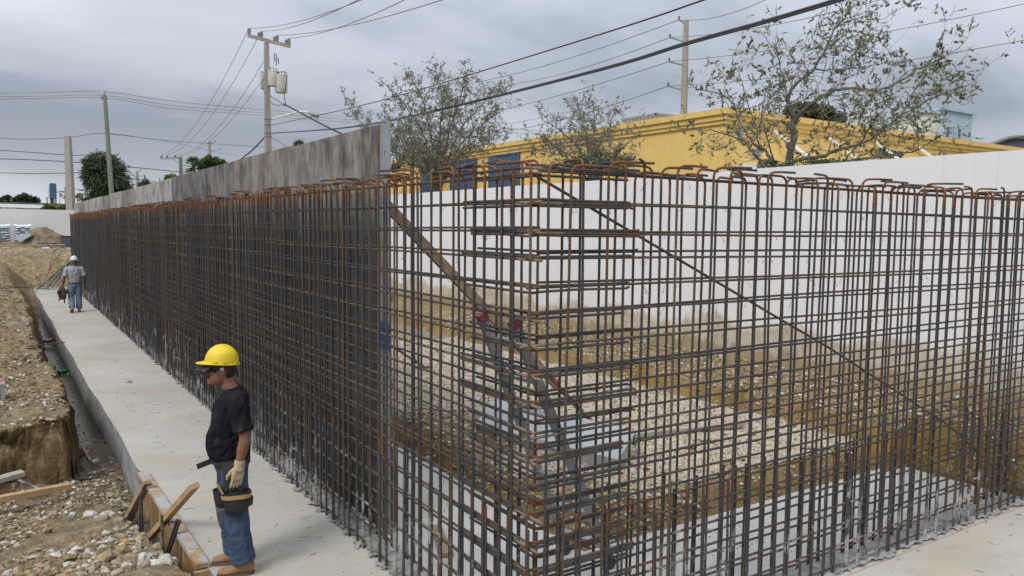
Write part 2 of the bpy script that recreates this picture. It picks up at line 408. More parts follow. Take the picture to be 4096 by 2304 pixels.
def thing(name, loc, label, cat, group=None):
    o = bpy.data.objects.new(name, None); COL.objects.link(o); o.location = loc; o.empty_display_size = .1
    return tag(o, label, cat, group)
def struct(o, label=None):
    o['kind'] = 'structure'
    if label: o['label'] = label
    return o
def stuff(o): o['kind'] = 'stuff'; return o
def inst(name, mesh, parent, loc, rz=0, tilt=(0, 0)):
    o = bpy.data.objects.new(name, mesh); COL.objects.link(o); o.parent = parent
    o.location = Vector(loc) - wloc(parent); o.rotation_euler = (tilt[0], tilt[1], rz); return o
def fbm(x, y, z=0, o=4): return noise.fractal(Vector((x, y, z)), 1.0, 2.0, o, noise_basis='PERLIN_ORIGINAL')
def lerp(a, b, t): return a + (b - a) * t
def sst(a, b, x):
    t = min(1, max(0, (x - a) / (b - a))); return t * t * (3 - 2 * t)
def pw(x, pts):
    if x <= pts[0][0]: return pts[0][1]
    for (a, va), (b, vb) in zip(pts, pts[1:]):
        if x <= b: return va + (vb - va) * (x - a) / (b - a)
    return pts[-1][1]

# ================================================================ the setting
EDGE = [(-4, -1.13), (2.7, -1.17), (5.6, -1.205), (5.75, -1.27), (10, -1.30), (18.3, -1.37), (35.6, -1.44)]
def edge(y): return pw(y, EDGE) + (.012 * math.sin(y * .95) + .006 * math.sin(y * 2.6 + 1) if y > 5.8 else 0)
SLAB_END = 35.6
def bank_edge(y):
    b = pw(y, [(5, -1.62), (6.2, -1.93), (7, -1.9), (8, -1.76), (10.5, -1.72), (12.5, -1.82), (16, -1.85), (20, -1.74), (28, -1.78), (35, -1.72), (37, -1.5)])
    return b + .07 * fbm(y * .9, 3.3) + .06 * fbm(y * 3.1, 9.2)
def far_rise(y, x):
    t = sst(35.9 + .25 * fbm(x * .8, 4), 39.6 + .5 * fbm(x * .5, 8), y)
    return t
def terrain(x, y):
    e = edge(y)
    base = .45
    if x < 1.55 and y > 35.5:                      # ramp at the end of the footing
        far = lerp(-.08, 1.42, far_rise(y, x)) + .05 * fbm(x * 1.3, y * 1.3) + .02 * fbm(x * 5, y * 5)
    else: far = None
    if x < e + .25 or (far is not None and x < 1.55):
        be = bank_edge(y)
        # bank top rises gently with distance
        zb = pw(y, [(6, .33), (8, .36), (12, .42), (16, .48), (20, .58), (28, .55), (33, .48), (38, 1.25), (42, 1.44), (60, 1.45)])
        zb += min(1.3, max(0, be - x)) * pw(y, [(6, .03), (20, .25), (28, .34), (36, .30), (40, 0)]) if x < be else 0
        rough = .07 * fbm(x * 1.6, y * 1.6, 1) + .05 * fbm(x * 4.2, y * 4.2, 2) + .03 * fbm(x * 11, y * 11, 3)
        fl = -.5 + .03 * fbm(x * 4, y * 4, 5) + .025 * fbm(x * 12, y * 12, 6)
        fl += pw(y, [(6, .10), (8.6, .06), (9.6, 0), (27, 0), (31, .2), (35.5, .45)])
        slope = pw(y, [(6, .10), (9, .16), (14, .3), (22, .42), (29, .9), (36, 1.3)])
        t = sst(be + slope * .35, be - slope * .65, x)
        zt = lerp(fl, zb + rough * sst(0, .3, t), t)
        # lower ground with loose rubble this side of the cut face
        nz = pw(y, [(-6, 1.12), (-2.5, 1.05), (0, .62), (1.5, .34), (2.6, .16), (3.4, .0), (4.4, -.17), (5.4, -.28), (6.6, -.34)])
        nz += .05 * fbm(x * 2.2, y * 2.2, 7) + .03 * fbm(x * 6, y * 6, 8) + .015 * fbm(x * 15, y * 15, 9)
        lip = e - .13 + .05 * fbm(y * 2.2, 1.7)
        k = sst(lip, lip - pw(y, [(3, .12), (5.5, .22), (6.6, .4)]), x)
        nz = lerp(min(nz, -.44) + .03 * fbm(x * 9, y * 9, 4), nz, k)
        fy = 6.95 + .26 * fbm(x * 1.5, 2.2) + .05 * fbm(x * 5, 7.7) + .05 * fbm(y * 6, x * 3)
        s = sst(fy - .16, fy + .14, y)
        z = lerp(nz, zt, s)
        if far is not None:
            q = sst(35.4, 37.6, y)
            z = lerp(z, far, q) if x < -1.3 else far
        return z
    if x > 1.5 and y > 1.35:                        # inside the excavation
        g = .245 + .03 * fbm(x * 1.2, y * 1.2, 2)
        d = min(x - 1.6, y - 1.45) + .10 * fbm(x * 2, y * 2, 5) + .05 * fbm(x * 6, y * 6, 3)
        wd = pw(x + y * .0, [(1.6, .28), (3, .22)])
        z = lerp(-.05, g, sst(-.02, wd, d))
        hump = max(0, 1 - math.hypot((x - 2.35) / .75, (y - 4.6) / 1.5)); z += .10 * hump
        hump = max(0, 1 - math.hypot((x - 2.1) / .5, (y - 2.0) / .6)); z += .08 * hump
        z += (.02 * fbm(x * 7, y * 7, 1) + .012 * fbm(x * 17, y * 17, 1)) * (1 if d < .8 else .5)
        fx = 6.02 + .10 * fbm(y * .9, 6) + .05 * fbm(y * 4, 2)
        t = sst(fx, fx + .16, x); up = .50 + (x - 6.1) * .085 + .06 * fbm(x * 2, y * 2, 3) + .035 * fbm(x * 7, y * 7, 4)
        z = lerp(z, up, t)
        b = sst(38, 41.5, y); z = lerp(z, 1.4, b)
        return z
    if x > 6.25 and y > -6:                         # bank past the end of the right footing
        bx = 6.42 + .10 * fbm(y * 1.4, 3) + .05 * fbm(y * 5, 8)
        return lerp(-.3, .55 + .07 * fbm(x * 2, y * 2, 3) + .03 * fbm(x * 7, y * 7, 4), sst(bx - .1, bx + .22, x))
    return -.62
def axis(segs):
    r = []
    for a, b, st in segs:
        n = max(1, int(round((b - a) / st))); r += [a + (b - a) * i / n for i in range(n)]
    r.append(segs[-1][1]); return r
def heightfield(name, xs, ys, fn, mat):
    nx = len(xs); vs = [(x, y, fn(x, y)) for y in ys for x in xs]; fs = []
    for j in range(len(ys) - 1):
        for i in range(nx - 1): fs.append((j * nx + i, j * nx + i + 1, (j + 1) * nx + i + 1, (j + 1) * nx + i))
    m = MB(); m.v = vs; m.f = fs; m.i = [0] * len(fs)
    return m.build(name, mat, None, (0, 0, 0), smooth=True)
def outer(x, y):
    return terrain(min(max(x, -5.9), 7.69), min(max(y, -5.9), 55)) if -6 < x < 7.7 and -6 < y < 56 else .5 * sst(0, 1, 1) + (.0)
# near dirt left of the footing: fine grid
g = heightfield('dirt_bank', axis([(-30, -6, 1.5), (-6, -2.9, .16), (-2.9, -1.05, .032)]), axis([(-6, 1.5, .12), (1.5, 13, .036), (13, 24, .06), (24, 42, .13), (42, 52.1, .3)]), terrain, m_dirt)
for v_ in g.data.vertices:
    x, y, z = v_.co
    if x < -3.2 or y < 6.2 or y > 30: continue
    k_ = min(1, (abs(terrain(x + .05, y) - terrain(x - .05, y)) + abs(terrain(x, y + .05) - terrain(x, y - .05))) / .16)
    if k_ < .15: continue
    a_ = fbm(x * 3.5 + 7, y * 3.5, z * 5); b_ = fbm(x * 3.5, y * 3.5 + 11, z * 5); c_ = fbm(x * 12, y * 12, z * 14)
    v_.co = (x + k_ * (.07 * a_ + .03 * c_), y + k_ * (.12 * b_ + .05 * c_), z + k_ * .05 * fbm(x * 8, y * 8, z * 8))
struct(g, 'brown excavated dirt bank left of the concrete footing')
g = heightfield('ramp', axis([(-1.05, 1.6, .12)]), axis([(35.3, 42, .12), (42, 52.1, .35)]), terrain, m_dirt)
struct(g, 'sloping dirt ramp at the far end of the footing')
g = heightfield('excavation', axis([(1.5, 2.6, .045), (2.6, 5.7, .1), (5.7, 7.9, .05)]), axis([(1.35, 6, .045), (6, 14, .1), (14, 52.1, .4)]), terrain, m_dirtg)
struct(g, 'excavated floor and yellow dirt bank inside the rebar walls')
g = heightfield('dirt_verge', axis([(6.2, 7.9, .05)]), axis([(-5, 1.35, .05)]), terrain, m_dirtg)
struct(g, 'dirt bank past the right end of the footing')
g = MB().add([(-900, -900, -.72), (900, -900, -.72), (900, 1200, -.72), (-900, 1200, -.72)], [(0, 1, 2, 3)])
o = struct(g.build('ground', m_dirt, None, (0, 0, 0)), 'open ground out to the horizon')
# streets and yards beyond the property walls lie at the old grade
def yard(name, x0, x1, y0, y1, z, label):
    return struct(MB().add([(x0, y0, z), (x1, y0, z), (x1, y1, z), (x0, y1, z)], [(0, 1, 2, 3)]).build(name, m_grass, None, (0, 0, 0)), label)
m_grass = simple('dry_grass', (.14, .15, .06), (.22, .20, .11), 3, .95, bump=.4)
yard('yard', 7.95, 400, -60, 52.0, .45, 'grassy yard beyond the white side wall')
yard('street_ground', -400, 400, 52.4, 900, 1.2, 'ground of the street beyond the far white wall')

# footing
ys = [-2.2 + i * .16 for i in range(int((SLAB_END + 2.2) / .16) + 1)]
top = [(edge(y), y) for y in ys] + [(1.6, SLAB_END), (1.6, 1.45), (6.33, 1.45), (6.30, .6), (6.34, -.5), (6.3, -2.2)]
m = MB(); n = len(top)
m.add([(x, y, 0) for x, y in top] + [(x, y, -.62) for x, y in top], [])
# top as strips so the long outline triangulates cleanly
k = len(ys)
m.f.append(tuple(range(n))); m.i.append(0)
for a in range(n):
    b = (a + 1) % n; m.f.append((b, a, a + n, b + n)); m.i.append(0)
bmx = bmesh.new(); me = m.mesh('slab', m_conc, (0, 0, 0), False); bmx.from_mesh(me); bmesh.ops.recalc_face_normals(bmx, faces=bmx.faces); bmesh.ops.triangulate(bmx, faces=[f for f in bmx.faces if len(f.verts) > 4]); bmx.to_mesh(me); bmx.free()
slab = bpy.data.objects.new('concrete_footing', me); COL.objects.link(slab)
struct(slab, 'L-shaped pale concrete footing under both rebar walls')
# chalk snap lines on the footing
m = MB()
for yy in (-.035, .33):
    m.add([(.1, yy - .004, .004), (6.3, yy - .004, .004), (6.3, yy + .004, .004), (.1, yy + .004, .004)], [(0, 1, 2, 3)])
struct(m.build('chalk_line', m_chalk, None, (0, 0, 0)), 'red chalk lines snapped on the right footing')
# water in the trench
m = MB().add([(-1.98, 8.9, -.476), (-1.25, 8.9, -.476), (-1.3, 27, -.476), (-2.0, 27, -.476)], [(0, 1, 2, 3)])
struct(m.build('water', m_water, None, (0, 0, 0)), 'still muddy water lying in the trench beside the footing')
# gravel bed: a sheet with real stones on the part near the camera
def in_gravel(x, y):
    if x > 5.98 + .10 * fbm(y * .9, 6): return False
    if y > 5.7: return x > 1.85
    if x < 1.95: return y < 3.2 and y > 2.75 + .4 * fbm(x * 3, 1) and x > 1.72
    b = pw(x, [(1.9, 2.75), (2.3, 2.05), (2.7, 1.66), (4.2, 1.62), (6, 1.62)]) + .10 * fbm(x * 3, y, 4)
    if y < b: return False
    d = math.hypot((x - 2.3) / .62, (y - 4.5) / 1.15) + .35 * fbm(x * 2.5, y * 2.5, 3)
    if d < .95 and x < 2.75: return False
    if x > 2.6 and y < 2.75 and fbm(x * 2.2, y * 2.2, 11) > .30: return False
    return True
xs = axis([(1.85, 6.1, .07)]); ys2 = axis([(1.7, 8, .07), (8, 38, .5)]); nx = len(xs)
m = MB(); m.v = [(x, y, terrain(x, y) + .012) for y in ys2 for x in xs]
for j in range(len(ys2) - 1):
    for i in range(nx - 1):
        if in_gravel((xs[i] + xs[i + 1]) / 2, (ys2[j] + ys2[j + 1]) / 2): m.f.append((j * nx + i, j * nx + i + 1, (j + 1) * nx + i + 1, (j + 1) * nx + i))
m.i = [0] * len(m.f)
struct(m.build('gravel_bed', m_gbase, None, (0, 0, 0)), 'bed of crushed white gravel inside the walls')
ICO = np.array([(0, 0, 1), (.9, 0, .1), (.28, .86, .1), (-.72, .53, .1), (-.72, -.53, .1), (.28, -.86, .1), (0, 0, -1)], float)
ICF = [(0, 1, 2), (0, 2, 3), (0, 3, 4), (0, 4, 5), (0, 5, 1), (6, 2, 1), (6, 3, 2), (6, 4, 3), (6, 5, 4), (6, 1, 5)]
def scatter(name, pts, sizes, mats, label, seed=1, flat=.65):
    r = np.random.RandomState(seed); n = len(pts); P = np.array(pts); sz = np.array(sizes)
    th = r.rand(n) * 6.28; c, s = np.cos(th), np.sin(th)
    V = np.repeat(ICO[None], n, 0) * (1 + (r.rand(n, 7, 1) - .5) * .55)
    V *= (np.stack([.75 + r.rand(n) * .6, .7 + r.rand(n) * .4, flat * (.7 + r.rand(n) * .6)], 1) * sz[:, None])[:, None, :] * .55
    tl = (r.rand(n) - .5) * .9; ct, st = np.cos(tl), np.sin(tl)
    y = V[..., 1] * ct[:, None] - V[..., 2] * st[:, None]; z = V[..., 1] * st[:, None] + V[..., 2] * ct[:, None]
    x = V[..., 0] * c[:, None] - y * s[:, None]; y = V[..., 0] * s[:, None] + y * c[:, None]
    V = np.stack([x, y, z], -1) + P[:, None, :]
    F = (np.array(ICF)[None] + (np.arange(n) * 7)[:, None, None]).reshape(-1, 3)
    me = bpy.data.meshes.new(name); V = V.reshape(-1, 3)
    me.vertices.add(len(V)); me.vertices.foreach_set('co', V.ravel().astype(np.float32))
    me.loops.add(F.size); me.loops.foreach_set('vertex_index', F.ravel().astype(np.int32))
    me.polygons.add(len(F)); me.polygons.foreach_set('loop_start', (np.arange(len(F)) * 3).astype(np.int32))
    for mt in mats: me.materials.append(mt)
    if len(mats) > 1: me.polygons.foreach_set('material_index', np.repeat(r.choice(len(mats), n), 10).astype(np.int32))
    me.polygons.foreach_set('use_smooth', [False] * len(F)); me.update(calc_edges=True); me.validate()
    o = bpy.data.objects.new(name, me); COL.objects.link(o); stuff(o); o['label'] = label; return o
pts = []; szs = []
for _ in range(52000):
    y = 1.7 + (rnd.random() ** 1.35) * 10; x = 1.75 + rnd.random() * 4.4
    if in_gravel(x, y): pts.append((x, y, terrain(x, y) + .018)); szs.append(.026 + rnd.random() * .024)
scatter('gravel', pts, szs, [m_gravel], 'loose crushed white gravel stones inside the rebar walls', 3, .8)
# rubble on the bank, in the trench and beside the forms
pts = []; szs = []
def dens(x, y): return fbm(x * 1.1, y * 1.1, 21) + .4 * fbm(x * 4, y * 4, 22)
for _ in range(52000):
    y = 1.4 + rnd.random() ** 1.5 * 26; x = -1.28 - rnd.random() ** .9 * 1.6
    d = dens(x, y)
    if d < -.16: continue
    z = terrain(x, y)
    lim = -.04 if y > 6.9 else -.04
    if z < -.3: lim = -.15
    if d < lim or x > edge(y) - .03 or abs(terrain(x, y + .04) - z) > .05 or abs(terrain(x + .04, y) - z) > .06: continue
    sz = .012 + .055 * rnd.random() ** 3.6
    if y < 5 and rnd.random() < .25: sz *= 1.5
    pts.append((x, y, z + sz * .12)); szs.append(sz)
scatter('rubble', pts, szs, [m_rock, m_rock3, m_rock, m_dirt, m_dirt, m_rock2], 'loose stones and clods scattered over the dirt bank', 5)
pts = []; szs = []
for _ in range(9000):
    x = 6.05 + rnd.random() * 1.62; y = -3 + rnd.random() * 16
    z = terrain(x, y); sz = .02 + .055 * rnd.random() ** 2.4
    pts.append((x, y, z + .01)); szs.append(sz)
for _ in range(5000):
    x = 1.62 + rnd.random() * 1.5; y = 1.5 + rnd.random() ** 1.3 * 5; z = terrain(x, y)
    if in_gravel(x, y): continue
    pts.append((x, y, z)); szs.append(.02 + .06 * rnd.random() ** 2.4)
for _ in range(2500):
    x = 1.9 + rnd.random() * 4.1; y = 1.5 + rnd.random() * 1.0
    if in_gravel(x, y): continue
    pts.append((x, y, terrain(x, y))); szs.append(.018 + .05 * rnd.random() ** 2.4)
for _ in range(2200):
    x = -2.6 + rnd.random() * 4; y = 35.8 + rnd.random() * 9
    pts.append((x, y, terrain(x, y))); szs.append(.03 + .10 * rnd.random() ** 3)
scatter('bank_stones', pts, szs, [m_rock, m_rock3, m_dirt, m_rock2], 'stones and clods along the dirt banks behind the rebar', 6)
# crust of spilled mortar round the bars
pts = []; szs = []
for _ in range(2600):
    y = 1.0 + rnd.random() ** 1.7 * 26 - 1; x = .145 + rnd.gauss(0, .075)
    if x < .0: continue
    pts.append((x, y, .004)); szs.append(.008 + .03 * rnd.random() ** 3)
for _ in range(1500):
    x = rnd.random() * 6.3; y = .145 + rnd.gauss(0, .085); pts.append((x, y, .004)); szs.append(.008 + .035 * rnd.random() ** 3)
for _ in range(260):
    x = 1.0 + rnd.random() * 2.2; y = .5 + rnd.random() * .95; pts.append((x, y, .003)); szs.append(.01 + .022 * rnd.random() ** 2)
scatter('mortar_crumbs', pts, szs, [m_mortar], 'grey mortar crumbs spilled along the feet of the bars', 8, .7)
pts = []; szs = []
for _ in range(420):
    y = 2 + rnd.random() ** 1.6 * 26; x = lerp(edge(y) + .05, -.05, rnd.random()); pts.append((x, y, .002)); szs.append(.005 + .014 * rnd.random() ** 3)
scatter('footing_grit', pts, szs, [m_dirt, m_mortar], 'specks of grit on the footing', 9, .6)

m = MB()
for _ in range(110):
    y = 1.2 + rnd.random() ** 1.5 * 14; x = lerp(edge(y) + .06, -.04, rnd.random())
    if rnd.random() < .3: x = 3 + rnd.random() * 3.2; y = -.1 - rnd.random() * .8
    a = rnd.random() * 6.28; l = rnd.uniform(.02, .10); k_ = rnd.uniform(-1.2, 1.2)
    m.tube([(x + l * t * math.cos(a + k_ * t), y + l * t * math.sin(a + k_ * t), .003 + .004 * t) for t in (0, .33, .66, 1)], .0018, 3)
o = stuff(m.build('wire_scraps', simple('scrap_wire', (.05, .035, .025), (.03, .025, .022), 9, .7), None, (0, 0, 0), False)); o['label'] = 'scraps of tie wire lying on the footing'
# rough crust of mortar left between the two mats
def crust(name, xs, ys, label):
    nx = len(xs); m = MB(); m.v = [(x, y, .003 + max(0, .016 + .020 * fbm(x * 7, y * 7, 3) + .012 * fbm(x * 22, y * 22, 5))) for y in ys for x in xs]
    for j in range(len(ys) - 1):
        for i in range(nx - 1):
            x, y = (xs[i] + xs[i + 1]) / 2, (ys[j] + ys[j + 1]) / 2
            across = min((x - xs[0], xs[-1] - x)) if len(xs) < len(ys) else min(y - ys[0], ys[-1] - y)
            if across > .045 * (1 + 1.6 * fbm(x * 6, y * 6, 9)): m.f.append((j * nx + i, j * nx + i + 1, (j + 1) * nx + i + 1, (j + 1) * nx + i))
    m.i = [0] * len(m.f); o = stuff(m.build(name, m_mortar, None, (0, 0, 0))); o['label'] = label
crust('mortar_crust', axis([(-.03, .31, .017)]), axis([(0, 9, .02), (9, 35, .12)]), 'rough mortar crust along the foot of the long rebar wall')
crust('mortar_crust', axis([(.31, 6.3, .02)]), axis([(-.05, .33, .019)]), 'rough mortar crust along the foot of the right rebar wall')

# ---------------------------------------------------------------- white property walls
def wall_box(name, x0, x1, y0, y1, z0, z1, mat, label, along):
    m = MB(); L_ = (y1 - y0) if along == 'y' else (x1 - x0); n = max(1, int(L_ / 1.2)); tops = []
    for i in range(n + 1):
        t = i / n; z = z1 + .012 * fbm(t * L_ * .5, 3) + .006 * fbm(t * L_ * 2, 5)
        q = lerp(y0, y1, t) if along == 'y' else lerp(x0, x1, t)
        tops.append([(x0, q, z0), (x1, q, z0), (x1, q, z), (x0, q, z)] if along == 'y' else [(q, y0, z0), (q, y1, z0), (q, y1, z), (q, y0, z)])
    m.rings(tops); o = m.build(name, mat, None, None, smooth=False)
    bb = bmesh.new(); bb.from_mesh(o.data); bmesh.ops.recalc_face_normals(bb, faces=bb.faces); bb.to_mesh(o.data); bb.free()
    return tag(o, label, 'wall')
wall_box('boundary_wall', 7.7, 7.92, -14, 51.9, .1, 3.745, m_white, 'long white stucco wall with soil splashed along its foot, behind the rebar', 'y')
wall_box('boundary_wall', -14, 7.9, 52.0, 52.2, .9, 3.60, m_white2, 'far white wall behind the dirt mounds at the end of the site', 'x')

# ================================================================ rebar walls
R0 = .0086
CAGE_TOP = 3.135
def hook_bar(length, bend_dir, leg, r=R0, n=7, kink=0):
    """bar from z=0 with a rounded right-angle hook at the top; bend_dir in local +x"""
    rb = .055; pts = [(0, 0, 0)]; mats = []
    for i in range(1, 5):
        z = (length - rb) * i / 5; pts.append((kink * math.sin(i * .7), kink * math.cos(i * 1.3) * .7, z))
    pts.append((0, 0, length - rb - .085)); pts.append((0, 0, length - rb))
    for a in (30, 60, 90):
        t = math.radians(a); pts.append((rb - rb * math.cos(t), 0, length - rb + rb * math.sin(t)))
    pts.append((rb + leg * .42, 0, length + .002)); pts.append((rb + leg, 0, length))
    mats = [0, 0, 0, 0, 0, 1, 1, 1, 1, 1, 0]
    return MB().tube(pts, r, n, True, mats)
BASES = [BARS, [m_barb, m_rust, m_dust], [m_bart, m_rust, m_dust]]
def variants(fn, k):
    out = []
    for i in range(k): out.append(fn(i))
    return out
near_bars = [hook_bar(CAGE_TOP + rnd.uniform(-.018, .03), 0, rnd.uniform(.17, .26), kink=rnd.uniform(-.006, .006)).mesh('vertical_bar', BASES[0 if i % 7 < 5 else (1 if i % 7 == 5 else 2)]) for i in range(20)]
far_bars = [hook_bar(CAGE_TOP + rnd.uniform(-.018, .03), 0, rnd.uniform(.17, .26), n=5).mesh('vertical_bar', BASES[0 if i % 3 < 2 else 1]) for i in range(9)]
def dowel(h, n):
    return MB().tube([(0, 0, 0), (.002, .001, h * .5), (0, 0, h - .10), (0, 0, h)], R0, n, True, [0, 0, 1])
m_dtip = rebar_mat('rebar_dull_tip', (.075, .046, .032), (.12, .058, .03), .05, False)
dowels = [dowel(rnd.uniform(.86, 1.08), 6).mesh('starter_bar', [BARS[0], m_dtip if i % 4 else m_rust]) for i in range(8)]
LEVELS = [.06 + .1672 * k for k in range(19)]          # top one at 3.07 m

left = thing('rebar_wall', (0.12, 17.7, 0), 'long rebar wall receding to the left, hooked bars tied in front of steel forms', 'rebar wall')
right = thing('rebar_wall', (3.3, .14, 0), 'shorter rebar wall on the right, open mesh in front of the white wall', 'rebar wall')
SP = .1525; YEND = 35.3
nV = int(YEND / SP)
far = MB(); fard = MB()
for i in range(nV):
    for row, x in ((0, .03), (1, .235)):
        y = .05 + i * SP + rnd.gauss(0, .010) + (0 if row == 0 else .06)
        xx = x + rnd.gauss(0, .004)
        if row == 1 and i == 0: continue
        yaw = math.pi / 2 + rnd.gauss(0, .32) if rnd.random() < .8 else rnd.choice((-math.pi / 2, math.pi if row else 0)) + rnd.gauss(0, .4)
        tl = (rnd.gauss(0, .0032), rnd.gauss(0, .0032))
        if i < 148:
            inst('vertical_bar', rnd.choice(near_bars if i < 70 else far_bars), left, (xx, y, .0), yaw, tl)
        else:
            h = CAGE_TOP + rnd.uniform(-.018, .03); q = rnd.uniform(.17, .25); dx, dy = math.cos(yaw), math.sin(yaw)
            far.tube([(xx, y, 0), (xx, y, h - .2), (xx, y, h - .05), (xx + dx * .05, y + dy * .05, h), (xx + dx * q, y + dy * q, h)], R0, 4, True, [0, 1, 1, 0])
        yd = y + (.024 if rnd.random() < .75 else -.024)
        if i < 149:
            inst('starter_bar', rnd.choice(dowels), left, (xx + .004, yd, 0), rnd.random() * 6, (rnd.gauss(0, .006), rnd.gauss(0, .006)))
        else: fard.tube([(xx, yd, 0), (xx, yd, rnd.uniform(.86, 1.05))], R0, 4)
stuff(far.build('vertical_bar', BARS, left, smooth=False)); stuff(fard.build('starter_bar', BARS, left, smooth=False))
def run(a, b, sag, r=R0, n=6, ends=(0, 0), mats=BARS):
    a, b = Vector(a), Vector(b); k = 5; pts = []; ml = []
    ph = rnd.random() * 6
    L_ = (b - a).length; cuts = [0, min(.3, .3 / L_ * 1.0) * ends[0] or .12] if False else None
    ts = [0, .25 / L_ if ends[0] else .15, .35, .6, 1 - (.25 / L_ if ends[1] else .15), 1]
    for i, t in enumerate(ts):
        p = a.lerp(b, t); p.z += sag * math.sin(ph + t * 5); pts.append(p)
    ml = [2 if ends[0] else 0, 0, 0, 0, 2 if ends[1] else 0]
    return MB().tube(pts, r, n, True, ml)
for row, x in ((0, .052), (1, .212)):
    for k, z in enumerate(LEVELS):
        z += rnd.gauss(0, .008) + (.012 if row else 0)
        y = -.02 + rnd.uniform(-.03, .05) if row == 0 else .22
        first = True; flip = 0
        while y < YEND:
            y2 = min(y + rnd.uniform(5.2, 6.6), YEND + rnd.uniform(.02, .2))
            run((x + (.0 if flip else .002), y, z + (.0 if not flip else .02)), (x, y2, z + (0 if not flip else .02)), .008, R0, 6 if y < 12 else 5, (1 if first and row == 0 else 0, 0)).build('horizontal_bar', BASES[rnd.choice((0, 1, 1, 2, 2))] if y < 12 else BASES[rnd.choice((1, 2))], left)
            first = False; flip = 1 - flip; y = y2 - .75
            if y2 >= YEND: break
# right-hand wall
RX = 6.22; nR = 41
for i in range(nR):
    for row, y in ((0, .03), (1, .235)):
        x = .13 + i * .1515 + rnd.gauss(0, .014) + (.105 if row else 0)
        if row == 1 and x < .25: continue
        yaw = (0 if rnd.random() < .62 else math.pi) + rnd.gauss(0, .3)
        if rnd.random() < .18: yaw = (math.pi / 2 if row == 0 else -math.pi / 2) + rnd.gauss(0, .5)
        inst('vertical_bar', rnd.choice(near_bars), right, (x, y + rnd.gauss(0, .004), 0), yaw, (rnd.gauss(0, .004), rnd.gauss(0, .0045)))
        inst('starter_bar', rnd.choice(dowels), right, (x + (.025 if rnd.random() < .8 else -.025), y + .004, 0), rnd.random() * 6, (rnd.gauss(0, .006), rnd.gauss(0, .006)))
for row, y in ((0, .052), (1, .212)):
    for k, z in enumerate(LEVELS):
        z += rnd.gauss(0, .008) + (.014 if row else 0)
        x0 = -.01 + rnd.uniform(-.03, .04) if row == 0 else .21
        xm = rnd.uniform(3.2, 4.6)
        run((x0, y, z), (RX + rnd.uniform(.5, 1.1), y + rnd.gauss(0, .004), z + rnd.gauss(0, .008)), .010, R0, 6, (1 if row == 0 and rnd.random() < .4 else 0, 0)).build('horizontal_bar', BASES[rnd.choice((0, 1, 1))], right)
        # bent corner bars lap both walls
        la, lb = rnd.uniform(.68, .82), rnd.uniform(.68, .85)
        xx = .052 if row == 0 else .212
        dz = rnd.choice((.0175, -.0175, -.0175))
        pts = [(xx, y + la, z + dz), (xx, y + .3, z + dz), (xx, y + .055, z + dz), (xx + .016, y + .016, z + dz), (xx + .055, y, z + dz), (xx + .3, y, z + dz), (xx + lb * .97, y, z + dz), (xx + lb, y, z + dz + rnd.uniform(-.01, .006))]
        MB().tube(pts, R0 * 1.05, 6, True, [0, 0, 1, 1, 0, 0, 1]).build('corner_bar', BARS, right)
        if row == 0 and k % 3:          # a second lapped corner bar on most levels of the outer face
            q_ = [(a_ + (.004 if i_ > 3 else .002), b_, c_ - 2 * dz + rnd.gauss(0, .003)) for i_, (a_, b_, c_) in enumerate(pts)]
            MB().tube(q_, R0 * 1.05, 6, True, [0, 0, 1, 1, 0, 0, 1]).build('corner_bar', [m_barb, m_rust, m_dust], right)
# diagonal bar tied across the right wall
MB().tube([(.04, .078, 3.07), (2.94, .083, 1.83), (4.8, .088, .97), (6.25, .092, .10)], R0 * 1.05, 7).build('diagonal_bar', [m_barb], right)
# twisted tie wire tails at the crossings
def ties(root, pts):
    m = MB()
    for p in pts:
        x, y, z = p; a = rnd.random() * 6.28; l = rnd.uniform(.02, .05)
        q = [Vector((x, y, z)), Vector((x + math.cos(a) * l * .6, y + math.sin(a) * l * .6, z - l * .5)), Vector((x + math.cos(a) * l, y + math.sin(a) * l, z - l))]
        m.tube(q, .0013, 3)
        c = q[-1]; m.tube([c + Vector((math.cos(a) * .008 * math.sin(t), math.sin(a) * .008 * math.sin(t), -.008 + .008 * math.cos(t))) for t in (0, 1.6, 3.1, 4.7, 6.0)], .0012, 3)
    stuff(m.build('tie_wire', m_wire, root, smooth=False))
ties(right, [(rnd.uniform(.2, 6.1), rnd.choice((.03, .05, .24)), rnd.choice(LEVELS[4:]) - .01) for _ in range(330)])
ties(left, [(rnd.choice((.03, .05, .22)), rnd.uniform(.1, 5), rnd.choice(LEVELS) - .01) for _ in range(200)])

# ---------------------------------------------------------------- forms behind the left wall
fm = thing('form_wall', (.36, 19.5, 0), 'weathered steel formwork standing behind the long rebar wall', 'formwork')
seams = [2.85, 5.43, 7.92, 10.33, 12.81, 15.39, 17.9, 20.4, 22.9, 25.83, 28.6, 31.47, 34.2, 36.9]
kinds = [0, 1, 2, 2, 3, 3, 0, 3, 0, 3, 3, 0, 3]
for j, (a, b) in enumerate(zip(seams, seams[1:])):
    zt = 3.66 + rnd.uniform(-.012, .012)
    m = MB().box((.36, (a + b) / 2, zt / 2), (.06, b - a - .008, zt)); m.k = 1
    for q in (.25, .5, .75):
        m.box((.44, lerp(a, b, q), zt / 2 - .01), (.098, .05, zt - .03))
    for z in (.5, 1.3, 2.1, 2.9, 3.5): m.box((.43, (a + b) / 2, z), (.078, b - a - .02, .06))
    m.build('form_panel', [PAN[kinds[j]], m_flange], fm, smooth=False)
    # half-panel joint
    MB().box((.3285, (a + b) / 2 - .1, zt / 2 - .01), (.005, .012, zt - .05)).build('seam_strip', m_flange, fm, smooth=False)
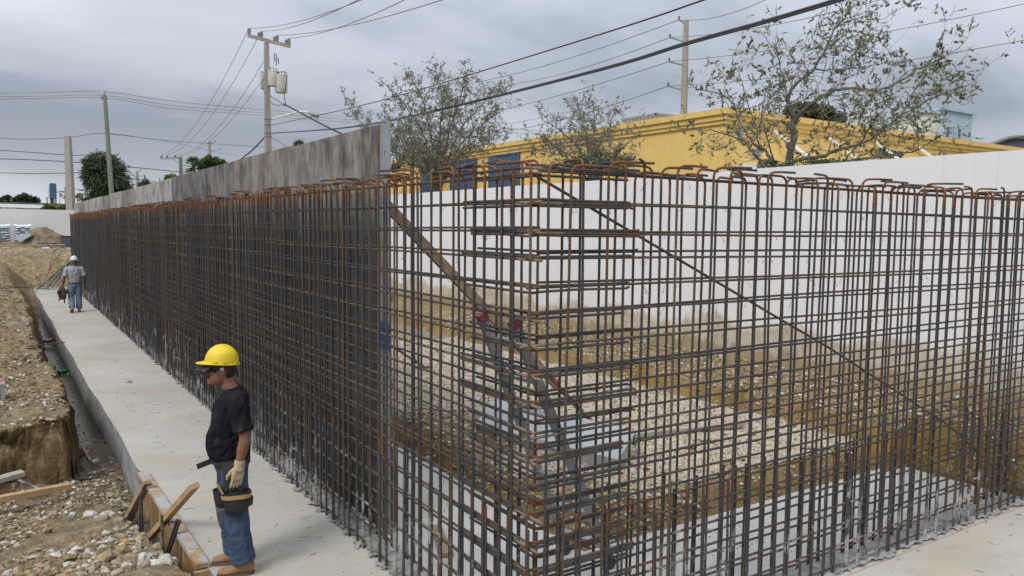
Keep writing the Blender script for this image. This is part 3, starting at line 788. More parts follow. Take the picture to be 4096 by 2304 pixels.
# end flange with slotted holes
m = MB(); y0, y1 = 2.64, 2.842; yc = .5 * (y0 + y1) - .015; hs = .022
m.box((.345, (y0 + yc - hs) / 2, 1.83), (.014, yc - hs - y0, 3.66)); m.box((.345, (yc + hs + y1) / 2, 1.83), (.014, y1 - yc - hs, 3.66))
zz = 0
for i in range(13):
    hz0 = .22 + i * .285; m.box((.345, yc, (zz + hz0) / 2), (.0138, hs * 2, hz0 - zz)); zz = hz0 + .055
m.box((.345, yc, (zz + 3.66) / 2), (.0138, hs * 2, 3.66 - zz))
m.build('end_flange', m_flange, fm, smooth=False)
def brace(foot, topp, label, gr):
    t = thing('form_brace', foot, label, 'brace', gr)
    f, tp = Vector(foot), Vector(topp); d = (tp - f).normalized(); l = (tp - f).length
    MB().beam(f + d * 1.0, tp, .045, .095, (0, 0, 1)).build('timber', m_wood2, t, smooth=False)
    m = MB().tube([f, f + d * .55], .02, 8); m.tube([f + d * .2, f + d * .32], .032, 8); m.beam(f + d * .5, f + d * 1.3, .06, .035); m.box(f + Vector((0, 0, .005)), (.16, .12, .02))
    m.build('screw_jack', m_redsteel, t)
brace((3.5, 3.5, .30), (.47, 3.1, 3.0), 'timber brace with red screw jack beside the ladder', 'form braces')
brace((3.66, 8.5, .30), (.47, 8.1, 2.4), 'timber brace with red screw jack far inside, near the steel panels', 'form braces')
# ---------------------------------------------------------------- ladder leaning inside the corner
lad = thing('ladder', (1.5, 1.28, 0), 'aluminium extension ladder with red end caps leaning inside the corner', 'ladder')
fa, fb = Vector((1.44, 1.49, .04)), Vector((1.58, 1.08, .04)); ta, tb = Vector((.42, 1.22, 2.12)), Vector((.42, .80, 2.12))
nrm_ = (ta - fa).cross(fb - fa).normalized()
for f, t in ((fa, ta), (fb, tb)):
    r_ = MB().beam(f, t, .028, .085, nrm_); r_.build('rail', m_alum, lad, smooth=False)
    d = (t - f).normalized(); c = MB().beam(t - d * .06, t + d * .015, .036, .094, nrm_).build('end_cap', m_red, lad, smooth=False)
    MB().beam(f - d * .04, f + d * .10, .034, .092, nrm_).build('foot', m_dark, lad, smooth=False)
for i in range(7):
    q = (i + .7) / 7.3; MB().beam(fa.lerp(ta, q), fb.lerp(tb, q), .03, .04, nrm_).build('rung', m_alum, lad, smooth=False)
# ---------------------------------------------------------------- things lying inside
bx = thing('steel_channel', (2.85, 3.7, .3), 'white painted steel form corner lying on the gravel below the ladder', 'steel channel')
a0, a1 = Vector((2.22, 4.34, .40)), Vector((2.68, 2.28, .42)); b0, b1 = Vector((2.9, 4.95, .52)), Vector((3.22, 2.62, .56))
th = Vector((0, 0, -.02))
MB().add([a0, a1, b1, b0, a0 + th, a1 + th, b1 + th, b0 + th], [(0, 1, 2, 3), (7, 6, 5, 4), (0, 4, 5, 1), (1, 5, 6, 2), (2, 6, 7, 3), (3, 7, 4, 0)]).build('web', m_white_st, bx, smooth=False)
for p, q, nm in ((a0, a1, 'side_flange'), (b0, b1, 'side_flange')):
    lo = Vector((.03 if nm else 0, 0, -.17)); w_ = Vector((.02, .005, 0))
    MB().add([p, q, q + lo, p + lo, p + w_, q + w_, q + lo + w_, p + lo + w_], [(0, 1, 2, 3), (7, 6, 5, 4), (0, 4, 5, 1), (1, 5, 6, 2), (2, 6, 7, 3), (3, 7, 4, 0)]).build(nm, m_white_st, bx, smooth=False)
MB().add([a1 + Vector((0, -.004, 0)), b1 + Vector((0, -.004, 0)), b1.lerp(a1, .5) + Vector((.0, -.004, -.15)), a1 + Vector((0, -.004, -.16)),
          a1 + Vector((0, -.02, 0)), b1 + Vector((0, -.02, 0)), b1.lerp(a1, .5) + Vector((.0, -.02, -.15)), a1 + Vector((0, -.02, -.16))],
         [(0, 1, 2, 3), (7, 6, 5, 4), (0, 4, 5, 1), (1, 5, 6, 2), (2, 6, 7, 3), (3, 7, 4, 0)]).build('end_plate', m_white_st, bx, smooth=False)
tag(MB().beam((3.5, 3.17, .33), (5.25, 2.83, .34), .09, .045).build('plank', m_wood3, smooth=False), 'grey plank lying on the gravel behind the right rebar wall', 'plank')
tag(MB().beam((.55, 1.95, .025), (.75, 2.55, .025), .09, .04).build('plank', m_wood2, smooth=False), 'short dark board lying on the footing behind the left rebar', 'plank')
tag(MB().beam((1.75, 3.4, .05), (1.95, 3.75, .42), .12, .04).build('plank', m_wood2, smooth=False), 'short board leaning on the inner dirt bank', 'plank')

# ---------------------------------------------------------------- edge forms at the near left
ef = thing('edge_form', (-1.24, 4.2, -.45), 'timber edge form of boards along the near left side of the footing', 'formwork')
def xo(y): return pw(y, [(2.8, -1.255), (5.65, -1.31)])
def xi(y): return pw(y, [(2.8, -1.16), (5.65, -1.21)])
for a, b in ((2.84, 3.88), (3.92, 5.0), (5.08, 5.64)):
    c = Vector(((xo(a) + xi(a)) / 2, a, .012)); d = Vector(((xo(b) + xi(b)) / 2, b, .012))
    MB().beam(c, d, .098, .04).build('cap_board', m_cap, ef, smooth=False)
for a, b in ((2.9, 3.86), (3.9, 4.94), (5.1, 5.6)):
    MB().beam((xi(a) - .028, a, -.27), (xi(b) - .028, b, -.27), .024, .52).build('side_board', m_ply, ef, smooth=False)
for y in (2.88, 3.36, 3.92, 4.40, 4.88, 5.58):
    MB().box((xo(y) + .035, y, -.27), (.068, .036, .515)).build('upright', m_wood, ef, smooth=False)
MB().beam((xi(2.8) - .004, 2.8, .004), (xi(5.65) - .004, 5.65, .004), .008, .05).build('edge_strip', m_wood2, ef, smooth=False)
MB().box((-1.22, 2.80, -.12), (.13, .04, .22)).build('end_block', m_wood, ef, smooth=False)
tag(MB().beam((-1.40, 4.28, -.22), (-1.15, 3.40, .50), .045, .088, (1, 0, .4)).build('timber_prop', m_wood, smooth=False), 'pale timber prop rising high over the edge form beside the standing worker', 'timber prop')
tag(MB().beam((-1.48, 5.35, -.42), (-1.29, 5.10, .07), .045, .088, (1, .3, 0)).build('timber_prop', m_wood2, smooth=False), 'short brown timber prop braced under the far end of the edge form', 'timber prop')
for i, (a, b, l) in enumerate((((-1.40, 4.72, -.6), (-1.40, 4.72, .11), 'steel stake pair member beside the short brown prop, taller one'), ((-1.42, 4.80, -.6), (-1.40, 4.79, .06), 'steel stake beside the short brown prop, slightly behind the taller one'),
        ((-1.36, 3.78, -.6), (-1.36, 3.78, .16), 'upright steel stake just left of the pale timber prop'), ((-1.40, 3.88, -.5), (-1.27, 3.56, .17), 'slanted steel stake crossing behind the pale timber prop'), ((-1.39, 3.86, -.5), (-1.255, 3.53, .165), 'second slanted steel stake touching the first behind the prop'))):
    tag(MB().tube([a, Vector(a).lerp(Vector(b), .5), b], .0125, 8).build('steel_stake', m_bar), l, 'stake', 'stakes driven beside the edge form')
# ---------------------------------------------------------------- lumber and small things on the bank
def gz(x, y): return terrain(x, y)
lum = [((-3.4, 5.72, -.09), (-1.93, 6.18, -.165), .088, m_wood, 'fresh yellow timber lying across the rubble in front of the cut bank'),
       ((-3.0, 6.42, -.12), (-2.36, 6.60, -.06), .14, m_wood3, 'pale wide board with a splintered end lying behind the yellow timber'),
       ((-3.0, 7.0, -.13), (-2.42, 6.52, -.17), .09, m_wood2, 'brown board wedged under the splintered board')]
for a, b, wd, mt, lb in lum:
    tag(MB().beam(a, b, wd, .05 if wd > .1 else .06).build('plank', mt, smooth=False), lb, 'plank', 'loose boards on the rubble')
tag(MB().tube([(-2.40, 6.80, -.2), (-2.15, 6.36, -.25)], .016, 8).build('steel_pipe', m_grey), 'thin grey pipe lying behind the boards on the rubble', 'pipe')
o = thing('painted_block', (-2.545, 8.55, .36), 'grey block with orange spray paint on top at the left edge', 'block')
m = MB().box((-2.60, 8.55, .62), (.2, .16, .05)); m.box((-2.53, 8.55, .48), (.05, .16, .24)); m.box((-2.68, 8.55, .48), (.04, .16, .24)); m.box((-2.60, 8.55, .375), (.2, .16, .05))
m.build('block_body', simple('block_grey', (.34, .345, .34), (.25, .25, .25), 9, .85, bump=.2), o, smooth=False)
MB().box((-2.60, 8.55, .6475), (.16, .12, .004)).build('orange_paint', simple('orange_paint', (.72, .20, .10), (.45, .25, .17), 18, .7), o, smooth=False)
def rod(a, b, mt, lb, r=.011): tag(MB().tube([a, Vector(a).lerp(Vector(b), .5) + Vector((0, 0, -.004)), b], r, 7).build('loose_bar', mt), lb, 'steel bar', 'loose bars lying on the dirt bank')
rod((-3.1, 12.6, .53), (-1.53, 13.3, .50), m_barb, 'brown steel bar lying on the bank with its tip over the footing')
rod((-3.1, 12.45, .53), (-2.0, 12.95, .48), m_bar, 'dark steel bar lying against the brown one on the bank')
rod((-2.45, 25.2, .80), (-1.22, 25.7, .62), m_bar, 'dark steel bar reaching over the footing near the walking worker')
rod((-2.75, 23.5, .85), (-2.0, 24.0, .82), m_bar, 'dark steel bar farther left on the bank, short end showing')
# green bottle, pipe end, hammer handle and can in the trench
o = thing('bottle', (-1.46, 15.5, -.45), 'green plastic bottle floating in the trench water', 'bottle')
ax = Vector((.8, .5, .05)).to_track_quat('Z', 'Y').to_matrix()
MB().lathe((-1.56, 15.44, -.43), [(.005, 0), (.05, .005), (.055, .03), (.055, .16), (.02, .22), (.016, .25)], 12, ax).build('bottle_body', simple('green_plastic', (.01, .20, .075), (.008, .13, .05), 9, .25), o)
MB().lathe((-1.56, 15.44, -.43), [(.019, .25), (.019, .275), (.004, .277)], 10, ax).build('cap', m_awn, o)
o = thing('drain_pipe', (-1.45, 20.0, -.4), 'pale pipe end with a dark bore poking out of the trench', 'pipe')
ax = Vector((.5, -1, .12)).to_track_quat('Z', 'Y').to_matrix()
MB().lathe((-1.62, 20.3, -.36), [(.06, 0), (.06, .42), (.047, .42), (.047, .1)], 14, ax).build('pipe_shell', m_wood3, o)
MB().lathe((-1.62, 20.3, -.36), [(.045, .25), (.045, .33), (.001, .331)], 14, ax).build('pipe_bore', m_dark, o)
tag(MB().beam((-1.62, 8.75, -.39), (-1.585, 7.95, -.40), .03, .03).build('wooden_stick', m_wood2, smooth=False), 'thin wooden stick lying in the trench behind the can', 'stick')
o = thing('tin_can', (-1.52, 7.75, -.42), 'silver can lying in the trench rubble', 'can')
ax = Vector((.75, .55, .1)).to_track_quat('Z', 'Y').to_matrix()
MB().lathe((-1.59, 7.70, -.37), [(.03, 0), (.036, .004), (.036, .10), (.03, .108)], 12, ax).build('can_body', simple('tin', (.55, .56, .57), (.40, .41, .42), 9, .3, .7), o)
MB().lathe((-1.59, 7.70, -.37), [(.028, .108), (.002, .1085)], 12, ax).build('can_lid', m_grey, o)
# loose rocks
def rock(c, r, mt, lb, gr, seed, name='rock'):
    bm = bmesh.new(); bmesh.ops.create_icosphere(bm, subdivisions=2, radius=1); q = random.Random(seed)
    sc = Vector((r * q.uniform(.85, 1.3), r * q.uniform(.7, 1.05), r * q.uniform(.5, .8))); rot = Matrix.Rotation(q.random() * 6.3, 3, 'Z')
    for v_ in bm.verts:
        d = 1 + .45 * noise.noise(v_.co * 1.4 + Vector((seed * 3.1, 0, 0))) + .22 * noise.noise(v_.co * 3.2 + Vector((0, seed, 0)))
        v_.co = rot @ Vector((v_.co.x * sc.x * d, v_.co.y * sc.y * d, v_.co.z * sc.z * d))
    me = bpy.data.meshes.new(name); bm.to_mesh(me); bm.free(); me.materials.append(mt)
    ob = bpy.data.objects.new(name, me); COL.objects.link(ob); ob.location = Vector(c) + Vector((0, 0, sc.z * .35)); tag(ob, lb, 'rock', gr); return ob
RL = {'p': ('whitish limestone rock in the loose rubble beside the edge form', m_rock2), 't': ('tan limestone rock lying on the near dirt slope', m_rock), 'o': ('ochre rock half sunk in the near dirt', m_rock3)}
spots = [(-1.80, 5.35, .10, 'p'), (-1.66, 5.22, .085, 'p'), (-1.72, 5.02, .09, 't'), (-1.95, 5.5, .06, 'p'), (-1.58, 4.92, .06, 't'), (-2.12, 5.6, .05, 't'), (-1.5, 4.45, .05, 'p'), (-1.62, 4.2, .045, 't'),
         (-1.9, 4.55, .05, 'o'), (-2.2, 4.9, .06, 'o'), (-1.72, 3.55, .08, 'o'), (-1.85, 3.3, .09, 'o'), (-1.62, 3.42, .05, 't'), (-1.5, 3.05, .055, 't'), (-1.62, 2.95, .07, 'p'), (-1.75, 2.85, .06, 'p'), (-1.9, 2.95, .055, 'p'),
         (-1.48, 2.8, .06, 'p'), (-1.42, 2.95, .045, 'p'), (-1.58, 2.7, .07, 'p'), (-1.38, 3.15, .04, 't'), (-2.05, 3.2, .06, 'o'), (-2.15, 2.95, .07, 'o'), (-2.3, 3.4, .05, 't'), (-1.66, 2.6, .05, 't'), (-1.85, 2.62, .06, 't'),
         (-1.45, 3.45, .05, 'o'), (-1.56, 3.75, .04, 'p'), (-1.50, 2.62, .05, 'p'), (-2.4, 3.9, .045, 't'), (-2.45, 4.6, .05, 'p'), (-1.40, 6.0, .05, 't'), (-1.52, 6.4, .06, 't'), (-1.62, 6.9, .05, 't')]
for i, (x, y, r, k_) in enumerate(spots):
    lb, mt = RL[k_]; rock((x, y, gz(x, y)), r * .8, mt, lb, {'p': 'whitish rocks in the rubble', 't': 'tan rocks on the near slope', 'o': 'ochre rocks in the near dirt'}[k_], i + 1)
rock((-.71, 11.23, 0), .055, m_mortar, 'small grey lump of concrete standing on the bare footing', None, 77, 'concrete_lump')
tag(MB().beam((-1.66, 3.98, gz(-1.66, 3.98) + .02), (-1.63, 3.84, gz(-1.63, 3.84) + .03), .05, .03).build('timber_offcut', m_wood, smooth=False), 'small orange brown timber offcut on the rubble', 'offcut')

# ---------------------------------------------------------------- far end of the site
def mound(name, cx, cy, rx, ry, h, z0, label, seed, peak=0):
    nx, ny = 44, 26; vs = []
    for j in range(ny + 1):
        for i in range(nx + 1):
            a = 2 * i / nx - 1; b = 2 * j / ny - 1
            r = math.sqrt(a * a + b * b)
            hh = h * max(0, 1 - r ** 1.7) * (1 + .25 * a * peak)
            x, y = cx + a * rx, cy + b * ry
            z = z0 - .06 + hh + (.16 * fbm(x * 1.5, y * 1.5, seed) + .09 * fbm(x * 4, y * 4, seed) + .06 * fbm(x * 9, y * 9, seed)) * min(1, hh * 2)
            vs.append((x, y, z))
    m = MB(); m.v = vs
    m.f = [(j * (nx + 1) + i, j * (nx + 1) + i + 1, (j + 1) * (nx + 1) + i + 1, (j + 1) * (nx + 1) + i) for j in range(ny) for i in range(nx)]; m.i = [0] * len(m.f)
    return tag(m.build(name, m_dirt2), label, 'dirt mound')
m_dirt2 = simple('spoil_heap', (.22, .165, .10), (.105, .075, .045), 2.2, .95, bump=.9, bscale=14)
m_dirt3 = simple('dark_spoil', (.12, .085, .05), (.06, .045, .03), 2.2, .95, bump=.9, bscale=14)
mound('dirt_mound', -.45, 49.2, 1.55, 1.5, 1.12, 1.45, 'tall brown heap of excavated dirt in front of the far white wall', 3, .2)
o = mound('dirt_mound', -3.0, 49.4, 1.3, 1.2, .62, 1.45, 'low dark heap of dirt at the left edge before the stacked bags', 9); o.data.materials[0] = m_dirt3
mound('dirt_mound', -1.9, 48.3, 1.6, .8, .28, 1.44, 'low spread of clods in front of the tall heap', 12)
tag(MB().add([(-1.95, 48.2, 1.98), (-1.6, 47.8, 1.72), (-.95, 48.3, 2.12), (-.9, 48.7, 2.18), (-1.55, 48.6, 2.15), (-1.95, 48.2, 1.95), (-1.6, 47.8, 1.69), (-.95, 48.3, 2.09), (-.9, 48.7, 2.15), (-1.55, 48.6, 2.12)],
    [(0, 1, 2, 3, 4), (9, 8, 7, 6, 5), (0, 5, 6, 1), (1, 6, 7, 2), (2, 7, 8, 3), (3, 8, 9, 4), (4, 9, 5, 0)]).build('bent_sheet', m_grey, smooth=False), 'bent grey metal sheet resting on the dirt heap', 'metal sheet')
m_bag = simple('bag_plastic', (.58, .66, .66), (.30, .42, .43), 5, .4, lo=.42, hi=.6)
m_wrap = simple('stretch_wrap', (.80, .83, .85), (.66, .70, .73), 4, .3)
for (x0, x1, lb) in ((-3.3, -2.02, 'wrapped pallet of green and white bags cut off by the left edge'), (-1.86, -.98, 'wrapped pallet of green and white bags partly behind the dirt heap')):
    t = thing('bag_pallet', ((x0 + x1) / 2, 51.0, 1.42), lb, 'pallet of bags', 'pallets of bags before the far wall')
    for l_ in range(7):
        nb = 3 if l_ % 2 else 2
        for b_ in range(nb):
            wd = (x1 - x0) / nb
            m = MB().ball((x0 + wd * (b_ + .5) + rnd.gauss(0, .01), 50.7 + rnd.gauss(0, .015), 1.62 + l_ * .145), (wd * .52, .5, .083), 12, 6)
            m.build('bag', m_bag, t)
    m = MB().box(((x0 + x1) / 2, 51.0, 1.50), (x1 - x0, 1.0, .02))
    for q in (0, .5, 1): m.box((lerp(x0 + .06, x1 - .06, q), 51.0, 1.45), (.1, 1.0, .08))
    m.build('pallet', m_wood3, t, smooth=False)
    nxs = 9; vs = []
    for j, yy in enumerate((50.35, 50.8, 51.3)):
        for i in range(nxs): vs.append((lerp(x0, x1, i / (nxs - 1)), yy, 2.645 + .06 * abs(2 * i / (nxs - 1) - 1) ** 2 + .02 * rnd.random() - (.09 if j == 0 else 0)))
    m = MB(); m.v = vs; m.f = [(j * nxs + i, j * nxs + i + 1, (j + 1) * nxs + i + 1, (j + 1) * nxs + i) for j in range(2) for i in range(nxs - 1)]; m.i = [0] * len(m.f)
    m.build('top_sheet', m_wrap, t)
t = thing('wooden_pallet', (-.3, 46.2, 1.45), 'flat wooden pallet with dark sheeting on it below the tall dirt heap', 'pallet')
for q in range(5): MB().box((-.3, 45.75 + q * .24, 1.60), (1.5, .12, .025)).build('deck_board', m_wood3, t, smooth=False)
for q in (-.68, 0, .68): MB().box((-.3 + q, 46.2, 1.54), (.09, 1.1, .09)).build('stringer', m_wood2, t, smooth=False)
for q in range(3): MB().box((-.3, 45.75 + q * .48, 1.482), (1.5, .12, .022)).build('base_board', m_wood3, t, smooth=False)
tag(MB().box((-.38, 46.3, 1.645), (.9, .6, .06)).build('folded_sheeting', m_dark, smooth=False), 'dark folded sheeting lying on the wooden pallet', 'sheeting')
t = thing('dark_skip', (.62, 47.3, 1.44), 'dark blue grey container half hidden by the end of the rebar wall', 'container')
m_skip = simple('skip_paint', (.075, .09, .12), (.05, .06, .085), 5, .6)
MB().box((.75, 47.4, 1.74), (.8, .8, .58)).build('container_body', m_skip, t, smooth=False); MB().box((.75, 47.4, 2.05), (.86, .86, .03)).build('lid', m_dark, t, smooth=False)
tag(MB().beam((-2.45, 44.2, 1.50), (-2.15, 42.8, 1.48), .12, .04).build('plank', m_wood, smooth=False), 'short pale plank lying on the flat dirt at far left', 'plank')
tag(MB().beam((-2.6, 45.6, 1.48), (-2.0, 45.5, 1.48), .12, .04).build('plank', m_wood2, smooth=False), 'short brown board lying beyond the pale plank', 'plank')
tag(MB().add([(-.75, 43.4, 1.50), (-.45, 43.3, 1.49), (-.4, 43.7, 1.51), (-.7, 43.75, 1.5), (-.75, 43.4, 1.46), (-.45, 43.3, 1.45), (-.4, 43.7, 1.47), (-.7, 43.75, 1.46)], [(0, 1, 2, 3), (7, 6, 5, 4), (0, 4, 5, 1), (1, 5, 6, 2), (2, 6, 7, 3), (3, 7, 4, 0)]).build('paper_scrap', m_awn, smooth=False), 'white scrap of litter on the far flat dirt', 'litter')
t = thing('bar_bundle', (-.75, 34.4, .06), 'bundle of grey steel bars sloping from the ramp down to the footing end', 'bar bundle')
for q in range(14):
    a = Vector((-1.35 + q * .045 + rnd.gauss(0, .02), 33.7 + rnd.gauss(0, .25), .04 + .02 * (q % 3))); b = Vector((.32 + rnd.gauss(0, .05), 38.2 + rnd.gauss(0, .2), 1.12 + .02 * (q % 4)))
    mid = a.lerp(b, .5); mid.z += .02
    MB().tube([a, mid, b], .011, 5).build('bundle_bar', m_bar if q % 3 else m_grey, t)
def hose(pts, lb): tag(MB().tube(pts, .012, 5).build('cord', m_wire), lb, 'cord', 'cords down the ramp')
hose([(-1.42, 32.6, .03), (-1.25, 34.3, .07), (-1.05, 35.6, .12), (-.6, 37.4, .86), (-.1, 39.6, 1.46), (.25, 41.5, 1.5)], 'long dark cord running from the ramp top down onto the footing corner')
hose([(-.75, 36.9, .62), (-.55, 38.2, 1.22), (-.38, 39.7, 1.47), (-.1, 41.5, 1.5), (.15, 44, 1.5), (.25, 46.5, 1.5)], 'dark cord lying up the ramp past the pallet')

# ================================================================ beyond the walls
def wire(name, pts, r, lb, mt=None, gr=None, ):
    pts = [Vector(p) for p in pts]
    if (pts[0] - CAM).dot(rt) < -.65 * (pts[0] - CAM).dot(fw):         # runs on to the next pole, out of view
        pts = [pts[0] + (pts[0] - pts[1]).normalized() * 45 + Vector((0, 0, 1.5)), pts[0] + (pts[0] - pts[1]).normalized() * 15 + Vector((0, 0, .2))] + pts
    return tag(MB().tube(pts, r, 5).build(name, mt or m_wire), lb, 'overhead cable', gr)
def sagline(a, b, sag, n=14):
    a, b = Vector(a), Vector(b); return [a.lerp(b, i / n) - Vector((0, 0, sag * 4 * (i / n) * (1 - i / n))) for i in range(n + 1)]
def px(pts):       # (px, py, depth)
    return [at(*p) for p in pts]
def smoothpts(ps, n=6):
    o = []
    P = [Vector(p) for p in ps]; P = [P[0] * 2 - P[1]] + P + [P[-1] * 2 - P[-2]]
    for i in range(1, len(P) - 2):
        for k_ in range(n):
            t = k_ / n; a, b, c, d = P[i - 1:i + 3]
            o.append(.5 * ((2 * b) + (c - a) * t + (2 * a - 5 * b + 4 * c - d) * t * t + (3 * b - a - 3 * c + d) * t ** 3))
    o.append(P[-2]); return o
# main utility pole
PB = at(1072, 602, 53); PX, PY = PB.x, PB.y
pole = thing('utility_pole', (PX, PY, 1.2), 'square concrete utility pole with a crossarm and three transformers', 'utility pole')
def p_(pxx, pyy): return at(pxx, pyy, 53)
MB().rings([[Vector((PX + dx * r, PY + dy * r, z)) for dx, dy in ((-1, -1), (1, -1), (1, 1), (-1, 1))] for z, r in ((1.2, .23), (8, .19), (15.25, .135))]).build('shaft', m_pole, pole, smooth=False)
ca, cb = p_(996, 146) + fw * -.2, p_(1164, 189) + fw * -.2
MB().beam(ca, cb, .2, .22).build('crossarm', m_pole, pole, smooth=False)
def insulator(c, h, r, parent, name='insulator'):
    prof = []
    for k_ in range(6): prof += [(r, h * k_ / 6), (r * .68, h * (k_ + .6) / 6)]
    prof.append((r * .4, h)); return MB().lathe(c, prof, 10).build(name, m_ins, parent)
insul = []
for q, tw in ((.03, 0), (.32, 1), (.69, 1), (.97, 1)):
    c = ca.lerp(cb, q) + Vector((0, 0, .1)); insulator(c, .42, .13, pole); insul.append(c + Vector((0, 0, .42)))
    if tw: insulator(c - (cb - ca).normalized() * .2, .3, .09, pole)
TR = []
for (x_, y0, y1, w_, dd) in ((1052, 300, 356, 26, .35), (1092, 285, 345, 40, -.45), (1125, 302, 372, 48, -.25)):
    c = at(x_, y1, 53 + dd); h = (y1 - y0) / 3100 * 53; r = w_ / 2 / 3100 * 53
    t = MB().lathe(c, [(r * .9, 0), (r, .05), (r, h - .08), (r * 1.05, h - .07), (r * 1.05, h - .02), (r * .7, h + .03), (.02, h + .05)], 18).build('transformer', m_trans, pole)
    for k_ in (-.5, .1, .6):
        MB().lathe(c + Vector((k_ * r, -.2 * r, h)), [(.035, 0), (.05, .08), (.03, .16), (.045, .2), (.01, .26)], 8).build('bushing', m_ins, t)
    TR.append((c, h, r))
for k_ in range(5):
    c, h, r = TR[2]; a = .2 + k_ * .26
    MB().beam(c + rt * (r * 1.02 * math.cos(a)) - fw * (r * 1.02 * math.sin(a)) + Vector((0, 0, .2)), c + rt * (r * 1.02 * math.cos(a)) - fw * (r * 1.02 * math.sin(a)) + Vector((0, 0, h - .2)), .03, .05).build('cooling_fin', m_trans, pole, smooth=False)
for (x_, y_) in ((1058, 222), (1098, 228), (1106, 244)):
    c = at(x_, y_, 52.7); MB().tube([c + Vector((0, 0, .25)), c, c - Vector((0, 0, .28))], .05, 7).build('fuse_cutout', m_ins, pole); MB().tube([c + rt * .12 + Vector((0, 0, .22)), c + rt * .16 - Vector((0, 0, .2))], .025, 5).build('fuse_tube', m_wire, pole)
arm = smoothpts(px([(1078, 478, 53), (1130, 464, 52.6), (1190, 448, 52.2), (1232, 446, 52)]), 4)
MB().tube(arm, .06, 7).build('lamp_arm', m_awn, pole)
hc = at(1255, 459, 52); d = (at(1280, 464, 52) - at(1232, 447, 52)).normalized()
mt_ = d.to_track_quat('X', 'Z').to_matrix()
lh = MB().ball(hc, (.42, .19, .11), 14, 8, mt_).build('lamp_head', m_grey, pole); MB().ball(hc + d * .15 - Vector((0, 0, .09)), (.2, .13, .10), 10, 6, mt_).build('lamp_glass', m_white_st, lh)
for a_, b_ in (((1066, 300), (1046, 330)), ((1046, 330), (1066, 385))): MB().tube(px([(a_[0], a_[1], 52.6), ((a_[0] + b_[0]) / 2 - 5, (a_[1] + b_[1]) / 2, 52.5), (b_[0], b_[1], 52.6)]), .02, 5).build('jumper_wire', m_wire, pole)
MB().tube(smoothpts(px([(1110, 290, 52.4), (1140, 288, 52.4), (1148, 310, 52.3), (1138, 380, 52.4), (1142, 415, 52.5)]), 4), .025, 5).build('jumper_wire', m_wire, pole)
MB().tube(smoothpts(px([(1085, 410, 52.6), (1100, 420, 52.5), (1142, 420, 52.5)]), 4), .025, 5).build('jumper_wire', m_wire, pole)
for yy in (478, 500, 533, 546): MB().box((PX, PY, at(1075, yy, 53).z), (.42, .42, .03)).build('steel_band', m_grey, pole, smooth=False)
# cables from it
wire('power_cable', smoothpts(px([(1087, 533, 52.6), (1320, 517, 42), (1524, 489, 34), (1828, 422, 25.5), (2400, 278, 17.6), (2742, 174, 15), (3058, 86, 13.3), (3360, -4, 12), (3800, -140, 10.6)])), .034, 'thick black cable bundle sweeping from the transformer pole to the top right')
wire('power_cable', smoothpts(px([(1087, 533.5, 52.5), (1320, 518.5, 41.9), (1524, 491.5, 33.9), (1828, 425.5, 25.4), (2400, 282.5, 17.5), (2742, 180, 14.9), (3058, 93, 13.2), (3360, 4, 11.9), (3800, -132, 10.5)])), .02, 'thinner black cable lashed just below the thick bundle')
wire('power_cable', smoothpts(px([(1088, 500, 53), (1370, 440, 43), (1662, 364, 33), (2400, 138, 20), (2815, 0, 16), (3000, -60, 14.5)])), .021, 'single dark cable running above the thick bundle to the top edge')
wire('power_cable', smoothpts(px([(1137, 416, 52.6), (1230, 466, 48), (1300, 503, 45), (1360, 532, 42), (1480, 590, 37)])), .05, 'black service cable dropping from the transformers behind the steel forms')
wire('power_cable', smoothpts(px([(1076, 380, 52.8), (1110, 402, 52.7), (1145, 425, 52.5)])), .022, 'short black lead from the pole to the service cable')
wire('power_cable', smoothpts(px([(1063, 545, 53), (1010, 600, 56), (960, 640, 60)])), .05, 'black cable slanting down left from the transformer pole')
wire('power_cable', smoothpts(px([(1085, 548, 53), (1120, 570, 51), (1150, 588, 49)])), .018, 'thin guy wire slanting down right from the transformer pole')
for i, (a, b, dz, lb) in enumerate(((insul[0], (1408, -2), 30, 'line wire from the leftmost crossarm insulator up to the top edge'), (insul[1], (1398, 0), 29.5, 'line wire from the second crossarm insulator up to the top edge'),
                          (insul[2], (1712, -1), 27, 'line wire from the third crossarm insulator up to the top edge'), (insul[3], (1582, -1), 28, 'line wire from the rightmost crossarm insulator up to the top edge'))):
    e_ = at(b[0], b[1], dz); wire('line_wire', sagline(a, a + (e_ - a) * 1.15, .35), .016, lb, m_wireg)
# second pole with a side crossarm
P2 = at(724, 700, 95); p2 = thing('utility_pole', (P2.x, P2.y, 1.2), 'smaller distant utility pole with a one-sided crossarm behind the steel forms', 'utility pole')
tp = at(721, 628, 95)
MB().rings([[Vector((P2.x + dx * r, P2.y + dy * r, z)) for dx, dy in ((-1, -1), (1, -1), (1, 1), (-1, 1))] for z, r in ((1.2, .25), (tp.z, .17))]).build('shaft', m_pole2, p2, smooth=False)
c1, c2 = at(643, 634, 95), at(724, 631, 95); MB().beam(c1, c2, .18, .2).build('crossarm', m_ins, p2, smooth=False)
MB().beam(at(688, 634, 94.9), at(720, 657, 94.9), .08, .1).build('arm_brace', m_ins, p2, smooth=False)
I2 = []
for q in (.03, .32, .72): c = c1.lerp(c2, q) + Vector((0, 0, .1)); insulator(c, .28, .14, p2); I2.append(c + Vector((0, 0, .28)))
for (a, q, lb) in ((insul[0], 0, 'line wire swooping from the left insulator to the distant crossarm tip'), (insul[1], 1, 'line wire swooping from the second insulator to the distant crossarm'), (at(1059, 239, 53), 2, 'line wire swooping from below the crossarm to the distant pole')):
    wire('line_wire', sagline(a, I2[q], 1.7), .018, lb, m_wireg)
wire('line_wire', sagline(at(1050, 320, 53), I2[2] + Vector((.3, 0, -.1)), 1.3), .016, 'line wire from transformer height down to the distant pole', m_wireg)
